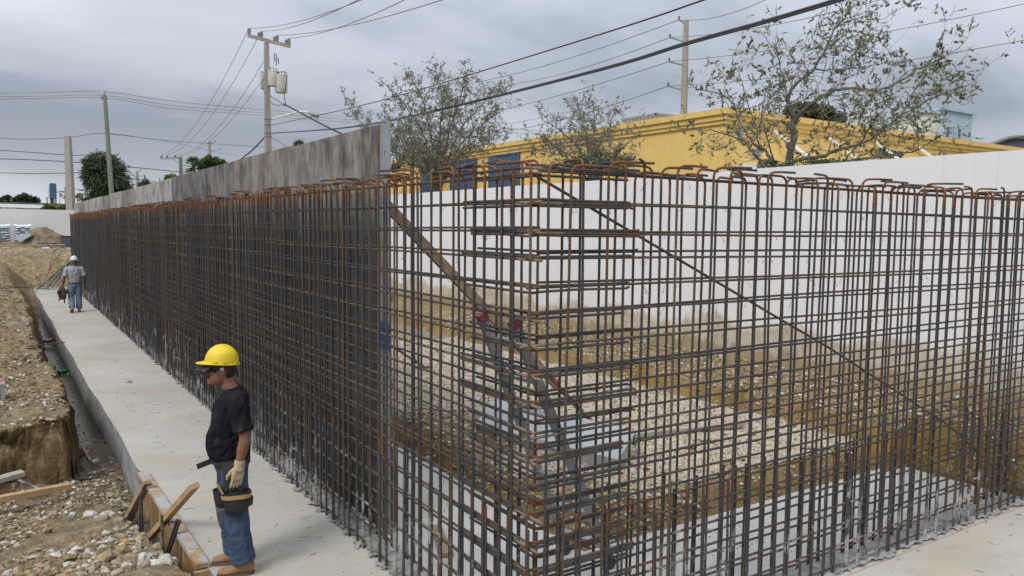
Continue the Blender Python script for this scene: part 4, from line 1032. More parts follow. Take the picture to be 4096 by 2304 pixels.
# distant transmission style poles
def arm_pole(bx_, top, depth, arms, lb, r=.22, mt=None):
    b, t_ = at(*bx_, depth), at(*top, depth); o = thing('transmission_pole', (b.x, b.y, .5), lb, 'utility pole')
    MB().tube([(b.x, b.y, .5), (b.x + (t_.x - b.x) * .0, b.y, (b.z + t_.z) / 2), (b.x, b.y, t_.z)], [r * 1.35, r * 1.1, r * .85], 10).build('shaft', mt or m_pole, o); tips = []
    for (x0, y0), (x1, y1) in arms:
        a_, e_ = at(x0, y0, depth), at(x1, y1, depth); a_ = Vector((b.x, b.y, a_.z)); MB().tube([a_, a_.lerp(e_, .5), e_], [r * .5, r * .38, r * .3], 7).build('insulator_arm', m_ins, o)
        MB().tube([e_, e_ + Vector((0, 0, .25))], r * .3, 6).build('clamp', m_wire, o); tips.append(e_)
    return tips
tips = arm_pole((2735, 455), (2745, 90), 60, [((2745, 102), (2716, 79)), ((2742, 172), (2680, 150)), ((2740, 265), (2677, 246)), ((2737, 361), (2673, 344))], 'tall grey transmission pole with four short arms behind the yellow building')
for tip, lf, rg, lb in ((tips[0], (1900, 330), (3060, 0), 'topmost transmission wire'), (tips[1], (2040, 338), (3519, 0), 'second transmission wire from the top'), (tips[2], (1830, 470), (4096, 16), 'third transmission wire from the top'), (tips[3], (1990, 530), (4096, 161), 'lowest transmission wire')):
    wire('transmission_wire', sagline(tip, at(lf[0], lf[1], 105), .5), .03, lb + ' running left of the tall grey pole', m_wireg); wire('transmission_wire', sagline(tip, at(rg[0], rg[1], 44), .4), .022, lb + ' running right of the tall grey pole', m_wireg)
arm_pole((838, 640), (839, 566), 150, [((842, 573), (860, 566)), ((842, 602), (880, 597))], 'distant pole with two right arms above the bushy trees', .3)
arm_pole((550, 760), (548, 684), 150, [((552, 688), (562, 682)), ((552, 704), (576, 703)), ((552, 730), (576, 729))], 'distant pole with right arms beside the shaggy pine', .25)
# wooden pole and square concrete post near the far wall
B = at(446, 770, 54); T = at(419, 385, 54); wp = thing('wooden_pole', (B.x, B.y, 1.2), 'leaning greenish wooden pole standing before the shaggy pine', 'utility pole')
MB().tube([B + (B - T) * .8, B, B.lerp(T, .5), T], [.19, .175, .155, .13], 10).build('shaft', m_pole2, wp)
MB().ball(T + rt * -.12 + Vector((0, 0, .05)), (.16, .16, .3), 10, 7).build('pole_top_bracket', m_ins, wp); MB().tube([T, T + Vector((0, 0, .35))], .05, 7).build('top_pin', m_ins, wp)
B2 = at(284, 835, 53); T2 = at(271, 545, 53); cp = thing('concrete_post', (B2.x, B2.y, 1.2), 'blunt square concrete post at the far corner of the site', 'post')
m = MB(); dB = B2 + (B2 - T2) * .45
m.rings([[c + rt * (a_ * r) + fw * (b_ * r) for a_, b_ in ((-1, -1), (1, -1), (1, 1), (-1, 1))] for c, r in ((dB, .235), (T2, .165))]); m.build('shaft', m_pole, cp, smooth=False)
MB().beam(B2 + rt * .225 - fw * .1, T2 + rt * .17 - Vector((0, 0, 2.4)) - fw * .1, .05, .05).build('cable_riser', m_dark, cp, smooth=False)
for i, (yl, y1, yr) in enumerate(((374, 368, 467), (388, 382, 478), (397, 391, 490))):
    wire('line_wire', smoothpts(px([(-40, yl, 62), (200, yl - 4, 58), (428, y1 + i, 54), (700, y1 + 38 + i * 3, 62), (1060, (y1 + yr) / 2 + 22, 75), (1420, yr + 2, 88)])), .017, ['topmost', 'middle', 'lowest'][i] + ' of the three thin wires over the wooden pole', m_wireg)
wire('line_wire', smoothpts(px([(-40, 549, 60), (100, 557, 58), (270, 550, 56), (428, 534, 54), (640, 560, 62), (900, 578, 72), (1100, 590, 80)])), .018, 'thin wire crossing the wooden pole at mid height')
wire('line_wire', smoothpts(px([(428, 535, 54), (650, 562, 64), (800, 594, 72), (960, 625, 80)])), .014, 'thin wire drooping right from the middle of the wooden pole', m_wireg)
for pts_, r_, lb in (([(-40, 598, 58), (160, 612, 56), (300, 621, 55), (433, 613, 54)], .026, 'black cable sagging left of the wooden pole, uppermost'),
                 ([(-40, 634, 62), (140, 640, 60), (340, 652, 58), (560, 672, 62), (760, 692, 68)], .032, 'black cable crossing the shaggy pine and both posts'),
                 ([(-40, 690, 60), (140, 694, 58), (345, 690, 56)], .026, 'black cable running left from the shaggy pine, lowest'),
                 ([(448, 625, 54), (500, 668, 60), (548, 715, 68), (580, 742, 74)], .024, 'black cable sloping down right beside the shaggy pine'),
                 ([(460, 703, 56), (540, 716, 62), (640, 731, 70)], .03, 'black cable low behind the steel forms, near the splice box')):
    wire('power_cable', smoothpts(px(pts_)), r_, lb)
o = thing('splice_box', at(580, 740, 72), 'small black splice box hanging on the low cables', 'splice box'); MB().box(at(578, 739, 72), (1.2, .4, .42)).build('box_shell', m_dark, o, smooth=False); MB().tube([at(580, 735, 72), at(579, 702, 72)], .06, 6).build('box_rod', m_dark, o); MB().ball(at(582, 727, 72), .35, 10, 6).build('box_dome', m_dark, o)

# ---------------------------------------------------------------- yellow building
yb = thing('yellow_building', (16, 12.79, .45), 'long yellow stucco building with a moulded parapet and blue windows behind the white wall', 'building')
MB().box((28, 26.9, 3.2), (24, 28.2, 5.6)).build('wall', m_yel, yb, smooth=False)
m = MB()
for z0, z1, pr in ((5.98, 6.10, .07), (6.10, 6.26, .12), (6.26, 6.44, .19)):
    m.box((28, 26.9, (z0 + z1) / 2), (24 + 2 * pr, 28.2 + 2 * pr, z1 - z0))
m.build('parapet_moulding', m_yeltrim, yb, smooth=False)
for y0, y1, z0, z1 in ((24.0, 26.35, 4.55, 5.92), (27.55, 29.95, 4.52, 5.88), (31.2, 33.2, 4.5, 5.85)):
    f = MB()
    f.box((15.97, (y0 + y1) / 2, z1 + .03), (.1, y1 - y0 + .12, .06)); f.box((15.97, (y0 + y1) / 2, z0 - .03), (.12, y1 - y0 + .12, .06)); f.box((15.97, y0 - .03, (z0 + z1) / 2), (.1, .06, z1 - z0)); f.box((15.97, y1 + .03, (z0 + z1) / 2), (.1, .06, z1 - z0))
    f = f.build('window', m_blue, yb, smooth=False)
    MB().box((15.985, (y0 + y1) / 2, (z0 + z1) / 2), (.05, y1 - y0, z1 - z0)).build('shutter', m_blue, f, smooth=False)
    for q in range(1, 9):
        MB().box((15.955, lerp(y0, y1, q / 9), (z0 + z1) / 2), (.02, .03, z1 - z0 - .02)).build('shutter_batten', m_blue, f, smooth=False)
aw = MB().box((21.9, 11.95, 4.66), (11.2, 1.6, .14)).build('awning', m_awn, yb, smooth=False)
MB().box((21.9, 11.95, 4.575), (11.0, 1.5, .03)).build('awning_soffit', m_dark, aw, smooth=False)
for x in (18.2, 21.0, 23.8, 26.6): MB().beam((x, 12.74, 5.95), (x + .3, 11.2, 4.72), .075, .075).build('awning_strut', m_awn, yb, smooth=False)
def text(body, mat, x, y, z, size, name, parent, ext=.015):
    c = bpy.data.curves.new(name, 'FONT'); c.body = body; c.size = size; c.extrude = ext; c.resolution_u = 2
    o = bpy.data.objects.new(name, c); COL.objects.link(o)
    dg = bpy.context.evaluated_depsgraph_get(); me = bpy.data.meshes.new_from_object(o.evaluated_get(dg)); bpy.data.objects.remove(o)
    me.materials.clear(); me.materials.append(mat)
    Mx = Matrix(((1, 0, 0, x), (0, 0, -1, y), (0, 1, 0, z), (0, 0, 0, 1))); me.transform(Matrix.Translation(-wloc(parent)) @ Mx)
    o = bpy.data.objects.new(name, me); COL.objects.link(o); o.parent = parent; return o
text('L', m_bluelet, 16.55, 12.77, 5.50, .62, 'blue_lettering', yb)
text('TE', m_bluelet, 17.2, 12.77, 4.98, .42, 'blue_lettering', yb)
text('CONVERSE', m_blklet, 23.55, 12.77, 5.45, .42, 'black_lettering', yb)
# louvred screen on its roof
ls = thing('roof_screen', (20.4, 21.4, 6.3), 'grey louvred equipment screen standing on the yellow building roof', 'roof screen')
for q in range(9):
    MB().box((20.2, 20.25 + q * .24, 6.9), (.05, .17, 1.14)).build('louvre', m_grey, ls, smooth=False)
for q in range(6):
    MB().box((20.3 + q * .26, 20.2, 6.9), (.17, .05, 1.14)).build('louvre', m_grey, ls, smooth=False)
m = MB()
for z in (6.32, 7.5): m.box((20.2, 21.25, z), (.08, 2.2, .09)); m.box((20.95, 20.2, z), (1.58, .08, .09))
m.build('screen_frame', m_grey, ls, smooth=False)
MB().box((21.0, 21.3, 6.85), (1.3, 1.9, 1.0)).build('air_unit', m_dark, ls, smooth=False)
# ---------------------------------------------------------------- far buildings
m_lblue = simple('pale_blue_render', (.42, .52, .62), (.38, .47, .57), 1, .8); m_cream = simple('cream_render', (.66, .65, .58), (.60, .59, .53), 1, .8); m_glass = simple('window_glass', (.05, .07, .10), (.09, .12, .15), 1, .15)
def block(name, pxl, pxr, pyt, depth, dl, mats, lb, wins, cat='building'):
    """box with its near vertical edge on the bearing pxr-left; face lengths in metres"""
    e_ = at(pxl, pyt, depth); x, y, zt = e_.x, e_.y, e_.z; wx, wy = dl
    t = thing(name, (x, y, .5), lb, cat)
    MB().box((x + wx / 2, y + wy / 2, zt / 2 + .2), (wx, wy, zt - .4)).build('wall', mats[0], t, smooth=False)
    MB().box((x + wx / 2, y + wy / 2, zt + .2), (wx + .8, wy + .8, .4)).build('roof_slab', mats[1], t, smooth=False)
    for fx, fy, fz, sw, sh, side in wins:
        c = (x + fx, y - .03, zt - fz) if side == 'x' else (x - .03, y + fy, zt - fz); sz = (sw, .1, sh) if side == 'x' else (.1, sw, sh)
        f = MB().box(c, sz).build('window', mats[1], t, smooth=False)
        c2 = (c[0], c[1] - .04, c[2]) if side == 'x' else (c[0] - .04, c[1], c[2]); MB().box(c2, (sw - .2, .1, sh - .2) if side == 'x' else (.1, sw - .2, sh - .2)).build('pane', m_glass, f, smooth=False)
    return t
block('apartment_tower', 3775, 0, 440, 130, (9.5, 7), (m_lblue, m_lblue), 'pale blue apartment tower rising behind the right tree', [(5.2, 0, 3.4, 1.0, 1.6, 'x'), (5.2, 0, 6.0, 1.0, 1.6, 'x'), (1.5, 0, 3.4, 1.0, 1.6, 'x')])
block('apartment_block', 3720, 0, 452, 122, (3.0, 6.5), (m_cream, m_lblue), 'cream apartment block joined to the pale blue tower', [(0, 1.6, 3.0, 1.0, 1.5, 'y'), (0, 1.6, 5.6, 1.0, 1.5, 'y'), (0, 4.2, 3.0, 1.0, 1.5, 'y')])
block('apartment_block', 3500, 0, 462, 140, (3.0, 5), (m_cream, m_cream), 'small cream block showing between the branches left of the tower', [(1.4, 0, 2.6, .9, 1.3, 'x')])
rf = [at(3925, 598, 62), at(3990, 573, 62), at(4025, 560, 62), at(4070, 554, 62), at(4200, 552, 62), at(4200, 640, 62), at(3925, 640, 62)]
bk = fw * 8; n = len(rf); t = thing('grey_building', tuple(rf[-1]), 'dark grey building with a curved roof at the right edge', 'building')
MB().add(rf + [p + bk for p in rf], [tuple(range(n))[::-1], tuple(range(n, 2 * n))] + [(i, (i + 1) % n, (i + 1) % n + n, i + n) for i in range(n)]).build('wall', simple('slate_blue', (.065, .08, .105), (.05, .06, .08), 1, .7), t, smooth=False)
MB().tube([p - fw * .2 + Vector((0, 0, .12)) for p in rf[:5]], .16, 6).build('roof_edge', simple('grey_fascia', (.20, .21, .19), (.16, .17, .16), 2, .7), t)
# low building beyond the far wall
t = thing('low_building', at(100, 830, 80), 'low building with a pale roof edge beyond the far white wall', 'building')
a, b = at(-60, 828, 80), at(290, 836, 80)
MB().beam(a - Vector((0, 0, 1.6)), b - Vector((0, 0, 1.6)), 6, 3).build('wall', m_white2, t, smooth=False); MB().beam(a + Vector((0, 0, .18)), b + Vector((0, 0, .12)), 6.6, .35).build('roof_edge', m_awn, t, smooth=False); MB().beam(a + Vector((0, 0, .45)), b + Vector((0, 0, .40)), 6.4, .16).build('roof_top', m_skip, t, smooth=False)
# blue sign, flag, street lamps
t = thing('blue_sign', at(208, 830, 85), 'tall blue sign panel on a dark post beyond the far wall', 'sign')
MB().beam(at(210, 734, 85), at(210, 794, 85), .52, .55, (1, 0, 0)).build('sign_panel', m_blue, t, smooth=False)
m = MB(); a, b = at(209, 734, 85), at(211, 794, 85); m.add([p + q for p in (a, b) for q in (rt * -.27, rt * .27, rt * .27 + fw * .3, rt * -.27 + fw * .3)], [(0, 1, 2, 3), (7, 6, 5, 4), (0, 4, 5, 1), (1, 5, 6, 2), (2, 6, 7, 3), (3, 7, 4, 0)])
m.build('sign_face', m_blue, t, smooth=False)
MB().beam(at(197, 735, 85.1), at(199, 793, 85.1), .12, .3, (1, 0, 0)).build('sign_edge', m_awn, t, smooth=False)
MB().tube([at(207, 794, 85.2), at(208, 850, 85.2)], .17, 8).build('sign_post', m_dark, t)
t = thing('flag', at(238, 795, 75), 'American flag flying left of the concrete post', 'flag')
m_fr = simple('flag_red', (.30, .03, .04), (.25, .025, .035), 8, .7); m_fw = simple('flag_white', (.62, .60, .60), (.55, .54, .54), 8, .7); m_fb = simple('flag_blue', (.04, .05, .13), (.035, .045, .11), 8, .7)
def fp(u_, v_):       # u along fly, v down
    return at(239 + 21 * u_ - 1.5 * v_, 769 + 15 * u_ + 15 * v_ + 1.2 * math.sin(u_ * 7), 75 + .12 * math.sin(u_ * 6))
for c_, mt in (('flag_stripe', m_fr), ('flag_stripe', m_fw)):
    for k_ in range(13):
        if (k_ % 2 == 0) != (mt is m_fr): continue
        m = MB(); us = [i / 10 for i in range(11)]; u0 = 4 if k_ < 7 else 0
        for i in range(u0, 10): m.add([fp(us[i], k_ / 13), fp(us[i + 1], k_ / 13), fp(us[i + 1], (k_ + 1) / 13), fp(us[i], (k_ + 1) / 13)], [(0, 1, 2, 3)])
        m.build(c_, mt, t)
m = MB()
for i in range(4): m.add([fp(i / 10, 0), fp((i + 1) / 10, 0), fp((i + 1) / 10, 7 / 13), fp(i / 10, 7 / 13)], [(0, 1, 2, 3)])
m.build('flag_canton', m_fb, t)
st = MB()
for i in range(5):
    for j in range(4):
        c = fp(.035 + i * .08, .06 + j * .125) - fw * .015; st.add([c + rt * .018, c - dn * .018, c - rt * .018, c + dn * .018], [(0, 1, 2, 3)])
st.build('flag_star', m_fw, t, smooth=False); MB().tube([at(238.4, 765, 75.05), at(240, 850, 75.05)], .03, 6).build('flag_pole', m_ins, t)
for (x0, y0, x1, y1, d, pl, lb) in ((222, 770, 252, 763, 95, 220, 'street lamp whose head hangs just above the flag'), (297, 756, 324, 757, 95, 293, 'street lamp with its head right of the concrete post')):
    t = thing('street_lamp', at(pl, 850, d), lb, 'street lamp', 'far street lamps')
    MB().tube([at(pl, 850, d), at(pl - 1, y0 + 8, d)], .1, 7).build('post', m_grey, t); MB().tube(smoothpts(px([(pl - 1, y0 + 8, d), (x0 + 4, y0, d), (x1 - 6, y1 - 1, d)]), 4), .05, 6).build('lamp_arm', m_grey, t)
    MB().ball(at(x1 + 2, y1 + 3, d), (.42, .3, .13), 10, 6).build('lamp_head', m_grey, t)
for (x, y0, y1, d, lb) in ((266, 748, 850, 90, 'thin grey pole just left of the concrete post'), (347, 744, 800, 90, 'distant grey pole left of the shaggy pine'), (311, 782, 830, 110, 'very thin distant pole above the form wall'), (190, 788, 850, 100, 'short distant pole left of the blue sign'), (222, 772, 850, 88, 'leaning thin pole right of the blue sign'), (640, 712, 760, 120, 'thin distant pole showing over the form wall')):
    a, b = at(x, y1, d), at(x - (y1 - y0) * .04, y0, d); tag(MB().tube([a, b], .16 if d < 100 else .1, 7).build('distant_pole', m_pole), lb, 'utility pole', 'distant poles')
B = at(1955, 605, 95); t = thing('utility_pole', (B.x, B.y, .5), 'distant utility pole with a small crossarm between the two bare trees', 'utility pole')
MB().tube([(B.x, B.y, .5), at(1955, 505, 95)], .2, 8).build('shaft', m_pole, t); MB().beam(at(1925, 509, 95), at(1978, 503, 95), .14, .16).build('crossarm', m_pole, t, smooth=False); insulator(at(1976, 503, 95), .4, .1, t)
for yr, lb in ((520, 'upper'), (535, 'lower')): wire('line_wire', smoothpts(px([(1960, yr - 12, 95), (2200, yr + 6, 85), (2480, yr + 20, 75)])), .025, lb + ' thin wire right of the distant crossarm pole between the trees', m_wireg)
wire('transmission_wire', sagline(at(1978, 503, 95), at(2400, 421, 70), .1), .02, 'thin wire rising right from the small distant crossarm', m_wireg)

# ---------------------------------------------------------------- trees
def leaf_mesh(name, P, D, sz, mats, parent, seed=0, asp=.55, stuff_=True):
    """one quad leaf per point, pointing roughly along D"""
    r = np.random.RandomState(seed); P = np.asarray(P, float); n = len(P); D = np.asarray(D, float) + r.normal(0, .45, (n, 3)); D /= np.linalg.norm(D, axis=1)[:, None] + 1e-9
    A = np.cross(D, r.normal(0, 1, (n, 3))); A /= np.linalg.norm(A, axis=1)[:, None] + 1e-9
    s = (np.asarray(sz) * (.65 + r.rand(n) * .7))[:, None]
    V = np.stack([P, P + D * s * .45 + A * s * asp * .5, P + D * s, P + D * s * .5 - A * s * asp * .5], 1) - np.array(wloc(parent))
    me = bpy.data.meshes.new(name); me.vertices.add(n * 4); me.vertices.foreach_set('co', V.reshape(-1).astype(np.float32))
    me.loops.add(n * 4); me.loops.foreach_set('vertex_index', np.arange(n * 4, dtype=np.int32)); me.polygons.add(n); me.polygons.foreach_set('loop_start', np.arange(0, n * 4, 4, dtype=np.int32))
    for mt in mats: me.materials.append(mt)
    if len(mats) > 1: me.polygons.foreach_set('material_index', r.randint(0, len(mats), n).astype(np.int32))
    me.update(calc_edges=True); o = bpy.data.objects.new(name, me); COL.objects.link(o); o.parent = parent
    if stuff_: stuff(o)
    return o
class Oak:
    def __init__(s, root, q): s.root = root; s.q = q; s.tw = MB(); s.lim = []; s.P = []; s.D = []
    def limb(s, pts, r0, r1, k=.22, name='branch', spawn=True, n=7, sub_len=.82, dens=1.25):
        ps = smoothpts(pts, 5) if len(pts) > 2 else [Vector(pts[0]).lerp(Vector(pts[-1]), i / 6) for i in range(7)]
        ps = [p + Vector((s.q.gauss(0, .012), s.q.gauss(0, .012), s.q.gauss(0, .012))) for p in ps]; N_ = len(ps)
        MB().tube(ps, [lerp(r0, r1, (i / (N_ - 1)) ** .7) * .68 for i in range(N_)], n).build(name, m_bark, s.root)
        if not spawn: return
        L_ = sum((b - a).length for a, b in zip(ps, ps[1:])); cnt = int(L_ * 6.5 * dens)
        for c in range(cnt):
            t = .12 + .88 * (c + s.q.random()) / cnt; i = min(N_ - 2, int(t * (N_ - 1))); p = ps[i].lerp(ps[i + 1], t * (N_ - 1) - i); d = (ps[i + 1] - ps[i]).normalized()
            side = d.cross(Vector((s.q.gauss(0, 1), s.q.gauss(0, 1), s.q.gauss(0, 1)))).normalized()
            dd = (d * s.q.uniform(.1, .8) + side * 1.0 + Vector((0, 0, .18))).normalized(); s.twig(p, dd, sub_len * s.q.uniform(.45, 1.15) * (1.15 - .5 * t), lerp(r0, r1, t) * .42, 0)
        s.twig(ps[-1], (ps[-1] - ps[-3]).normalized(), sub_len * .8, r1, 0)
    def twig(s, p, d, l, r, lev):
        r = max(.0024, min(r, .010)); pts = [p]; q = p; n_ = 5; dd = d.copy()
        for i in range(n_):
            dd = (dd + Vector((s.q.gauss(0, .22), s.q.gauss(0, .22), s.q.gauss(0, .20) + .03))).normalized(); q = q + dd * (l / n_); pts.append(q)
        s.tw.tube(pts, [r * (1 - .75 * i / n_) for i in range(n_ + 1)], 3 if lev else 4, False)
        if lev < 2:
            for c in range(3 if lev == 0 else 2 + (s.q.random() < .5)):
                i = s.q.randint(1, n_); a = pts[i]; v_ = (dd * .5 + Vector((s.q.gauss(0, .8), s.q.gauss(0, .8), s.q.gauss(0, .7)))).normalized(); s.twig(a, v_, l * s.q.uniform(.35, .62), r * .6, lev + 1)
        if lev >= 1:
            m_ = s.q.choice(s.lc) if s.q.random() < s.leafy else s.q.choice((2, 4, 6))
            for c in range(m_):
                i = s.q.uniform(.35, 1) * n_; a = pts[int(i)].lerp(pts[min(n_, int(i) + 1)], i % 1); s.P.append(tuple(a)); s.D.append(tuple((dd + Vector((s.q.gauss(0, .7), s.q.gauss(0, .7), s.q.gauss(0, .7)))).normalized()))
    leafy = .6; lc = (9, 13, 17, 22, 30)
    def finish(s, size, mats, seed):
        stuff(s.tw.build('twigs', m_twig, s.root, smooth=False)); leaf_mesh('foliage', s.P, s.D, size, mats, s.root, seed)
# right-hand tree, nearest
TD = 16.0
o = thing('oak_tree', at(3165, 800, TD), 'large sparse small-leaved tree rising over the white wall at right', 'tree'); ok = Oak(o, random.Random(5)); ok.leafy = .7; ok.lc = (15, 22, 32, 44, 60)
def tp_(l, zs): return [at(x, y, TD + z) for (x, y), z in zip(l, zs)]
base = o.location; o.location.z = .45
ok.limb([(base.x, base.y, .45), tuple(at(3160, 690, TD)), tuple(at(3172, 560, TD)), tuple(at(3176, 480, TD))], .15, .085, name='trunk', dens=.5)
ok.limb(tp_([(3176, 480), (3150, 395), (3190, 329), (3256, 276), (3309, 178), (3345, 110), (3401, 40)], (0, -.1, -.3, -.4, -.5, -.5, -.6)), .07, .018)
ok.limb(tp_([(3174, 490), (3236, 421), (3322, 369), (3414, 352), (3506, 362), (3618, 316), (3700, 262), (3783, 224)], (0, -.3, -.7, -.9, -1.1, -1.3, -1.4, -1.5)), .075, .016)
ok.limb(tp_([(3200, 640), (3300, 620), (3374, 592), (3480, 560), (3605, 461), (3704, 408), (3783, 369), (3862, 340)], (0, .3, .6, .8, 1.0, 1.1, 1.3, 1.4)), .07, .014)
ok.limb(tp_([(3250, 665), (3388, 645), (3500, 628), (3585, 619), (3684, 592), (3769, 540)], (.1, -.2, -.5, -.6, -.8, -.9)), .055, .012, dens=.9)
ok.limb(tp_([(3085, 660), (3060, 600), (3012, 573), (2960, 487), (2927, 408), (2874, 375), (2795, 355)], (.2, .3, .5, .7, .9, 1.0, 1.2)), .055, .012)
ok.limb(tp_([(3075, 665), (3010, 610), (2966, 560), (2861, 527), (2769, 513)], (0, -.2, -.4, -.6, -.7)), .045, .01, dens=.85)
ok.limb(tp_([(3085, 760), (3085, 700), (3090, 640)], (.1, .1, .1)), .1, .06, name='trunk', spawn=False)
ok.limb(tp_([(3148, 390), (3135, 310), (3104, 217), (3062, 150)], (-.1, .2, .4, .6)), .03, .009)
ok.limb(tp_([(3040, 600), (3020, 500), (2985, 400), (2960, 300), (2930, 250)], (.3, .2, .1, .0, -.1)), .03, .007, dens=.9)
ok.limb(tp_([(3783, 369), (3862, 421), (3900, 330), (3947, 265)], (1.3, 1.3, 1.3, 1.3)), .012, .005, dens=.5)
ok.limb(tp_([(3700, 262), (3760, 200), (3781, 112)], (-1.4, -1.4, -1.4)), .012, .005, dens=.6)
ok.limb(tp_([(3340, 110), (3440, 70), (3520, 75), (3598, 40)], (-.5, -.6, -.7, -.8)), .014, .006, dens=.8)
ok.limb(tp_([(3309, 178), (3400, 190), (3480, 230), (3560, 190)], (-.5, -.2, .1, .3)), .02, .007)
ok.limb(tp_([(3506, 362), (3560, 440), (3640, 500), (3720, 520)], (-1.1, -.9, -.7, -.5)), .018, .007)
ok.limb(tp_([(3236, 421), (3290, 460), (3350, 480), (3420, 450)], (-.3, .1, .5, .8)), .025, .008)
ok.limb(tp_([(3380, 640), (3450, 560), (3500, 480), (3560, 420)], (.4, .2, 0, -.2)), .03, .008)
ok.limb(tp_([(3256, 276), (3330, 280), (3420, 250), (3480, 160)], (-.4, -.1, .2, .4)), .025, .008)
ok.limb(tp_([(3604, 461), (3680, 330), (3720, 290)], (1, .8, .7)), .02, .008)
ok.limb(tp_([(3100, 650), (3060, 520), (3050, 430), (3080, 330)], (-.2, -.4, -.5, -.6)), .03, .007)
ok.finish(.031, [m_leaf, m_leaf, m_leaf2, m_leaf4], 4)
# two trees farther back
def auto_oak(basept, zfork, limbs, seed, lb, leaf, mats, leafy, dens, sub_len):
    o = thing('oak_tree', (basept[0], basept[1], .45), lb, 'tree'); k_ = Oak(o, random.Random(seed)); k_.leafy = leafy; k_.lc = (4, 7, 10, 14)
    f = Vector((basept[0], basept[1], zfork)); k_.limb([(basept[0], basept[1], .45), (f + Vector((.05, 0, -1))), f], .17, .12, name='trunk', spawn=False)
    for pts_, r in limbs: k_.limb([f] + px(pts_), r, .012, dens=dens, sub_len=sub_len)
    k_.finish(leaf, mats, seed)
DA = 27
bA = at(1750, 760, DA)
auto_oak((bA.x, bA.y), 4.0, [([(1700, 560, DA), (1640, 450, DA - .6), (1560, 350, DA - .9)], .07), ([(1720, 520, DA + .5), (1690, 400, DA + .7), (1640, 310, DA + 1)], .07), ([(1760, 520, DA), (1770, 400, DA), (1745, 280, DA)], .075), ([(1800, 520, DA - .5), (1840, 400, DA - .8), (1860, 300, DA - 1)], .07),
    ([(1830, 540, DA + .4), (1900, 450, DA + .6), (1960, 380, DA + .8), (2015, 345, DA + 1)], .07), ([(1840, 580, DA - .6), (1930, 500, DA - 1), (2010, 440, DA - 1.2)], .06), ([(1680, 600, DA + .5), (1600, 540, DA + .8), (1540, 440, DA + 1)], .06), ([(1650, 640, DA), (1560, 600, DA), (1470, 520, DA + .5), (1390, 420, DA + .6)], .05),
    ([(1850, 610, DA + .5), (1930, 580, DA + .6), (2000, 545, DA + .7)], .05), ([(1720, 620, DA - 1), (1640, 610, DA - 1.4), (1580, 560, DA - 1.6)], .05), ([(1760, 600, DA + 1), (1800, 470, DA + 1.4), (1780, 360, DA + 1.5)], .06), ([(1700, 640, DA - .6), (1660, 560, DA - 1), (1620, 480, DA - 1.3)], .05), ([(1820, 640, DA - .6), (1880, 600, DA - 1), (1950, 520, DA - 1.3)], .05)], 11,
    'medium sparse tree with grey green leaves directly behind the form wall end', .045, [m_leaf2, m_leaf], .7, 2.0, .72)
DB = 20.5
bB = at(2360, 760, DB)
auto_oak((bB.x, bB.y), 3.9, [([(2320, 600, DB), (2260, 540, DB - .4), (2190, 490, DB - .6)], .055), ([(2350, 570, DB), (2330, 490, DB + .3), (2310, 420, DB + .5)], .05), ([(2390, 590, DB), (2430, 520, DB), (2460, 440, DB + .3)], .055), ([(2280, 640, DB + .4), (2200, 610, DB + .6), (2110, 590, DB + .8)], .05), ([(2420, 630, DB - .4), (2480, 600, DB - .6), (2540, 540, DB - .8)], .05), ([(2360, 600, DB + .6), (2380, 500, DB + .7), (2370, 410, DB + .8)], .045), ([(2300, 640, DB - .5), (2240, 600, DB - .7), (2160, 540, DB - .9)], .045), ([(2380, 650, DB), (2440, 650, DB), (2510, 640, DB)], .04)], 13,
    'smaller twiggy tree before the yellow wall, between the two bigger trees', .038, [m_leaf2, m_leaf], .62, 1.9, .66)
# leafy masses
def clump_tree(name, lb, blobs, depth, n, leaf, mats, seed, trunk=None, cat='tree', droop=0, group=None, asp=.55):
    q = np.random.RandomState(seed); P = []; D = []
    for (x, y, rx, ry) in blobs:
        c = np.array(at(x, y, depth)); m_ = depth / 3100; k_ = max(8, int(n * rx * ry / sum(b[2] * b[3] for b in blobs)))
        u_ = q.normal(0, 1, (k_, 3)); u_ /= np.linalg.norm(u_, axis=1)[:, None]; rad = q.rand(k_) ** .35
        # clumps: pull leaves onto a few dozen centres so the outline is uneven
        cc = q.normal(0, 1, (max(6, k_ // 45), 3)); cc /= np.linalg.norm(cc, axis=1)[:, None]; cc *= (.45 + .55 * q.rand(len(cc)))[:, None]; w_ = q.randint(0, len(cc), k_)
        v_ = np.where((q.rand(k_) < .8)[:, None], cc[w_] + q.normal(0, .14, (k_, 3)), u_ * rad[:, None]); v_ *= np.array((rx * m_, rx * m_, ry * m_)); P.append(c + v_); dd = v_ / (np.linalg.norm(v_, axis=1)[:, None] + 1e-6); dd[:, 2] -= droop; D.append(dd)
    P = np.concatenate(P); D = np.concatenate(D); b = P.mean(0); t = thing(name, (b[0], b[1], .6), lb, cat, group)
    top = Vector((b[0], b[1], P[:, 2].min() + .6 * (P[:, 2].max() - P[:, 2].min())))
    MB().tube([(b[0], b[1], .6), top.lerp(Vector((b[0], b[1], .6)), .5), top], [.22, .17, .06], 7).build('trunk', m_bark, t); leaf_mesh('foliage', P, D, leaf, mats, t, seed, asp)
    return t
clump_tree('shaggy_pine', 'dense shaggy dark green tree behind the wooden pole', [(420, 690, 66, 62), (400, 640, 50, 32), (445, 740, 66, 50), (470, 770, 55, 36), (415, 775, 46, 30), (380, 700, 36, 46)], 68, 9000, .62, [m_palm, m_leaf3], 21, droop=.9, asp=.14)
clump_tree('dark_tree', 'wide dark tree beyond the roof of the low building', [(85, 808, 26, 18), (110, 805, 26, 17), (135, 810, 18, 16), (100, 795, 18, 12)], 120, 2400, .55, [m_leaf3], 22)
clump_tree('dark_tree', 'small round dark tree near the left edge', [(25, 800, 10, 11), (28, 812, 9, 8)], 120, 500, .5, [m_leaf3], 23)
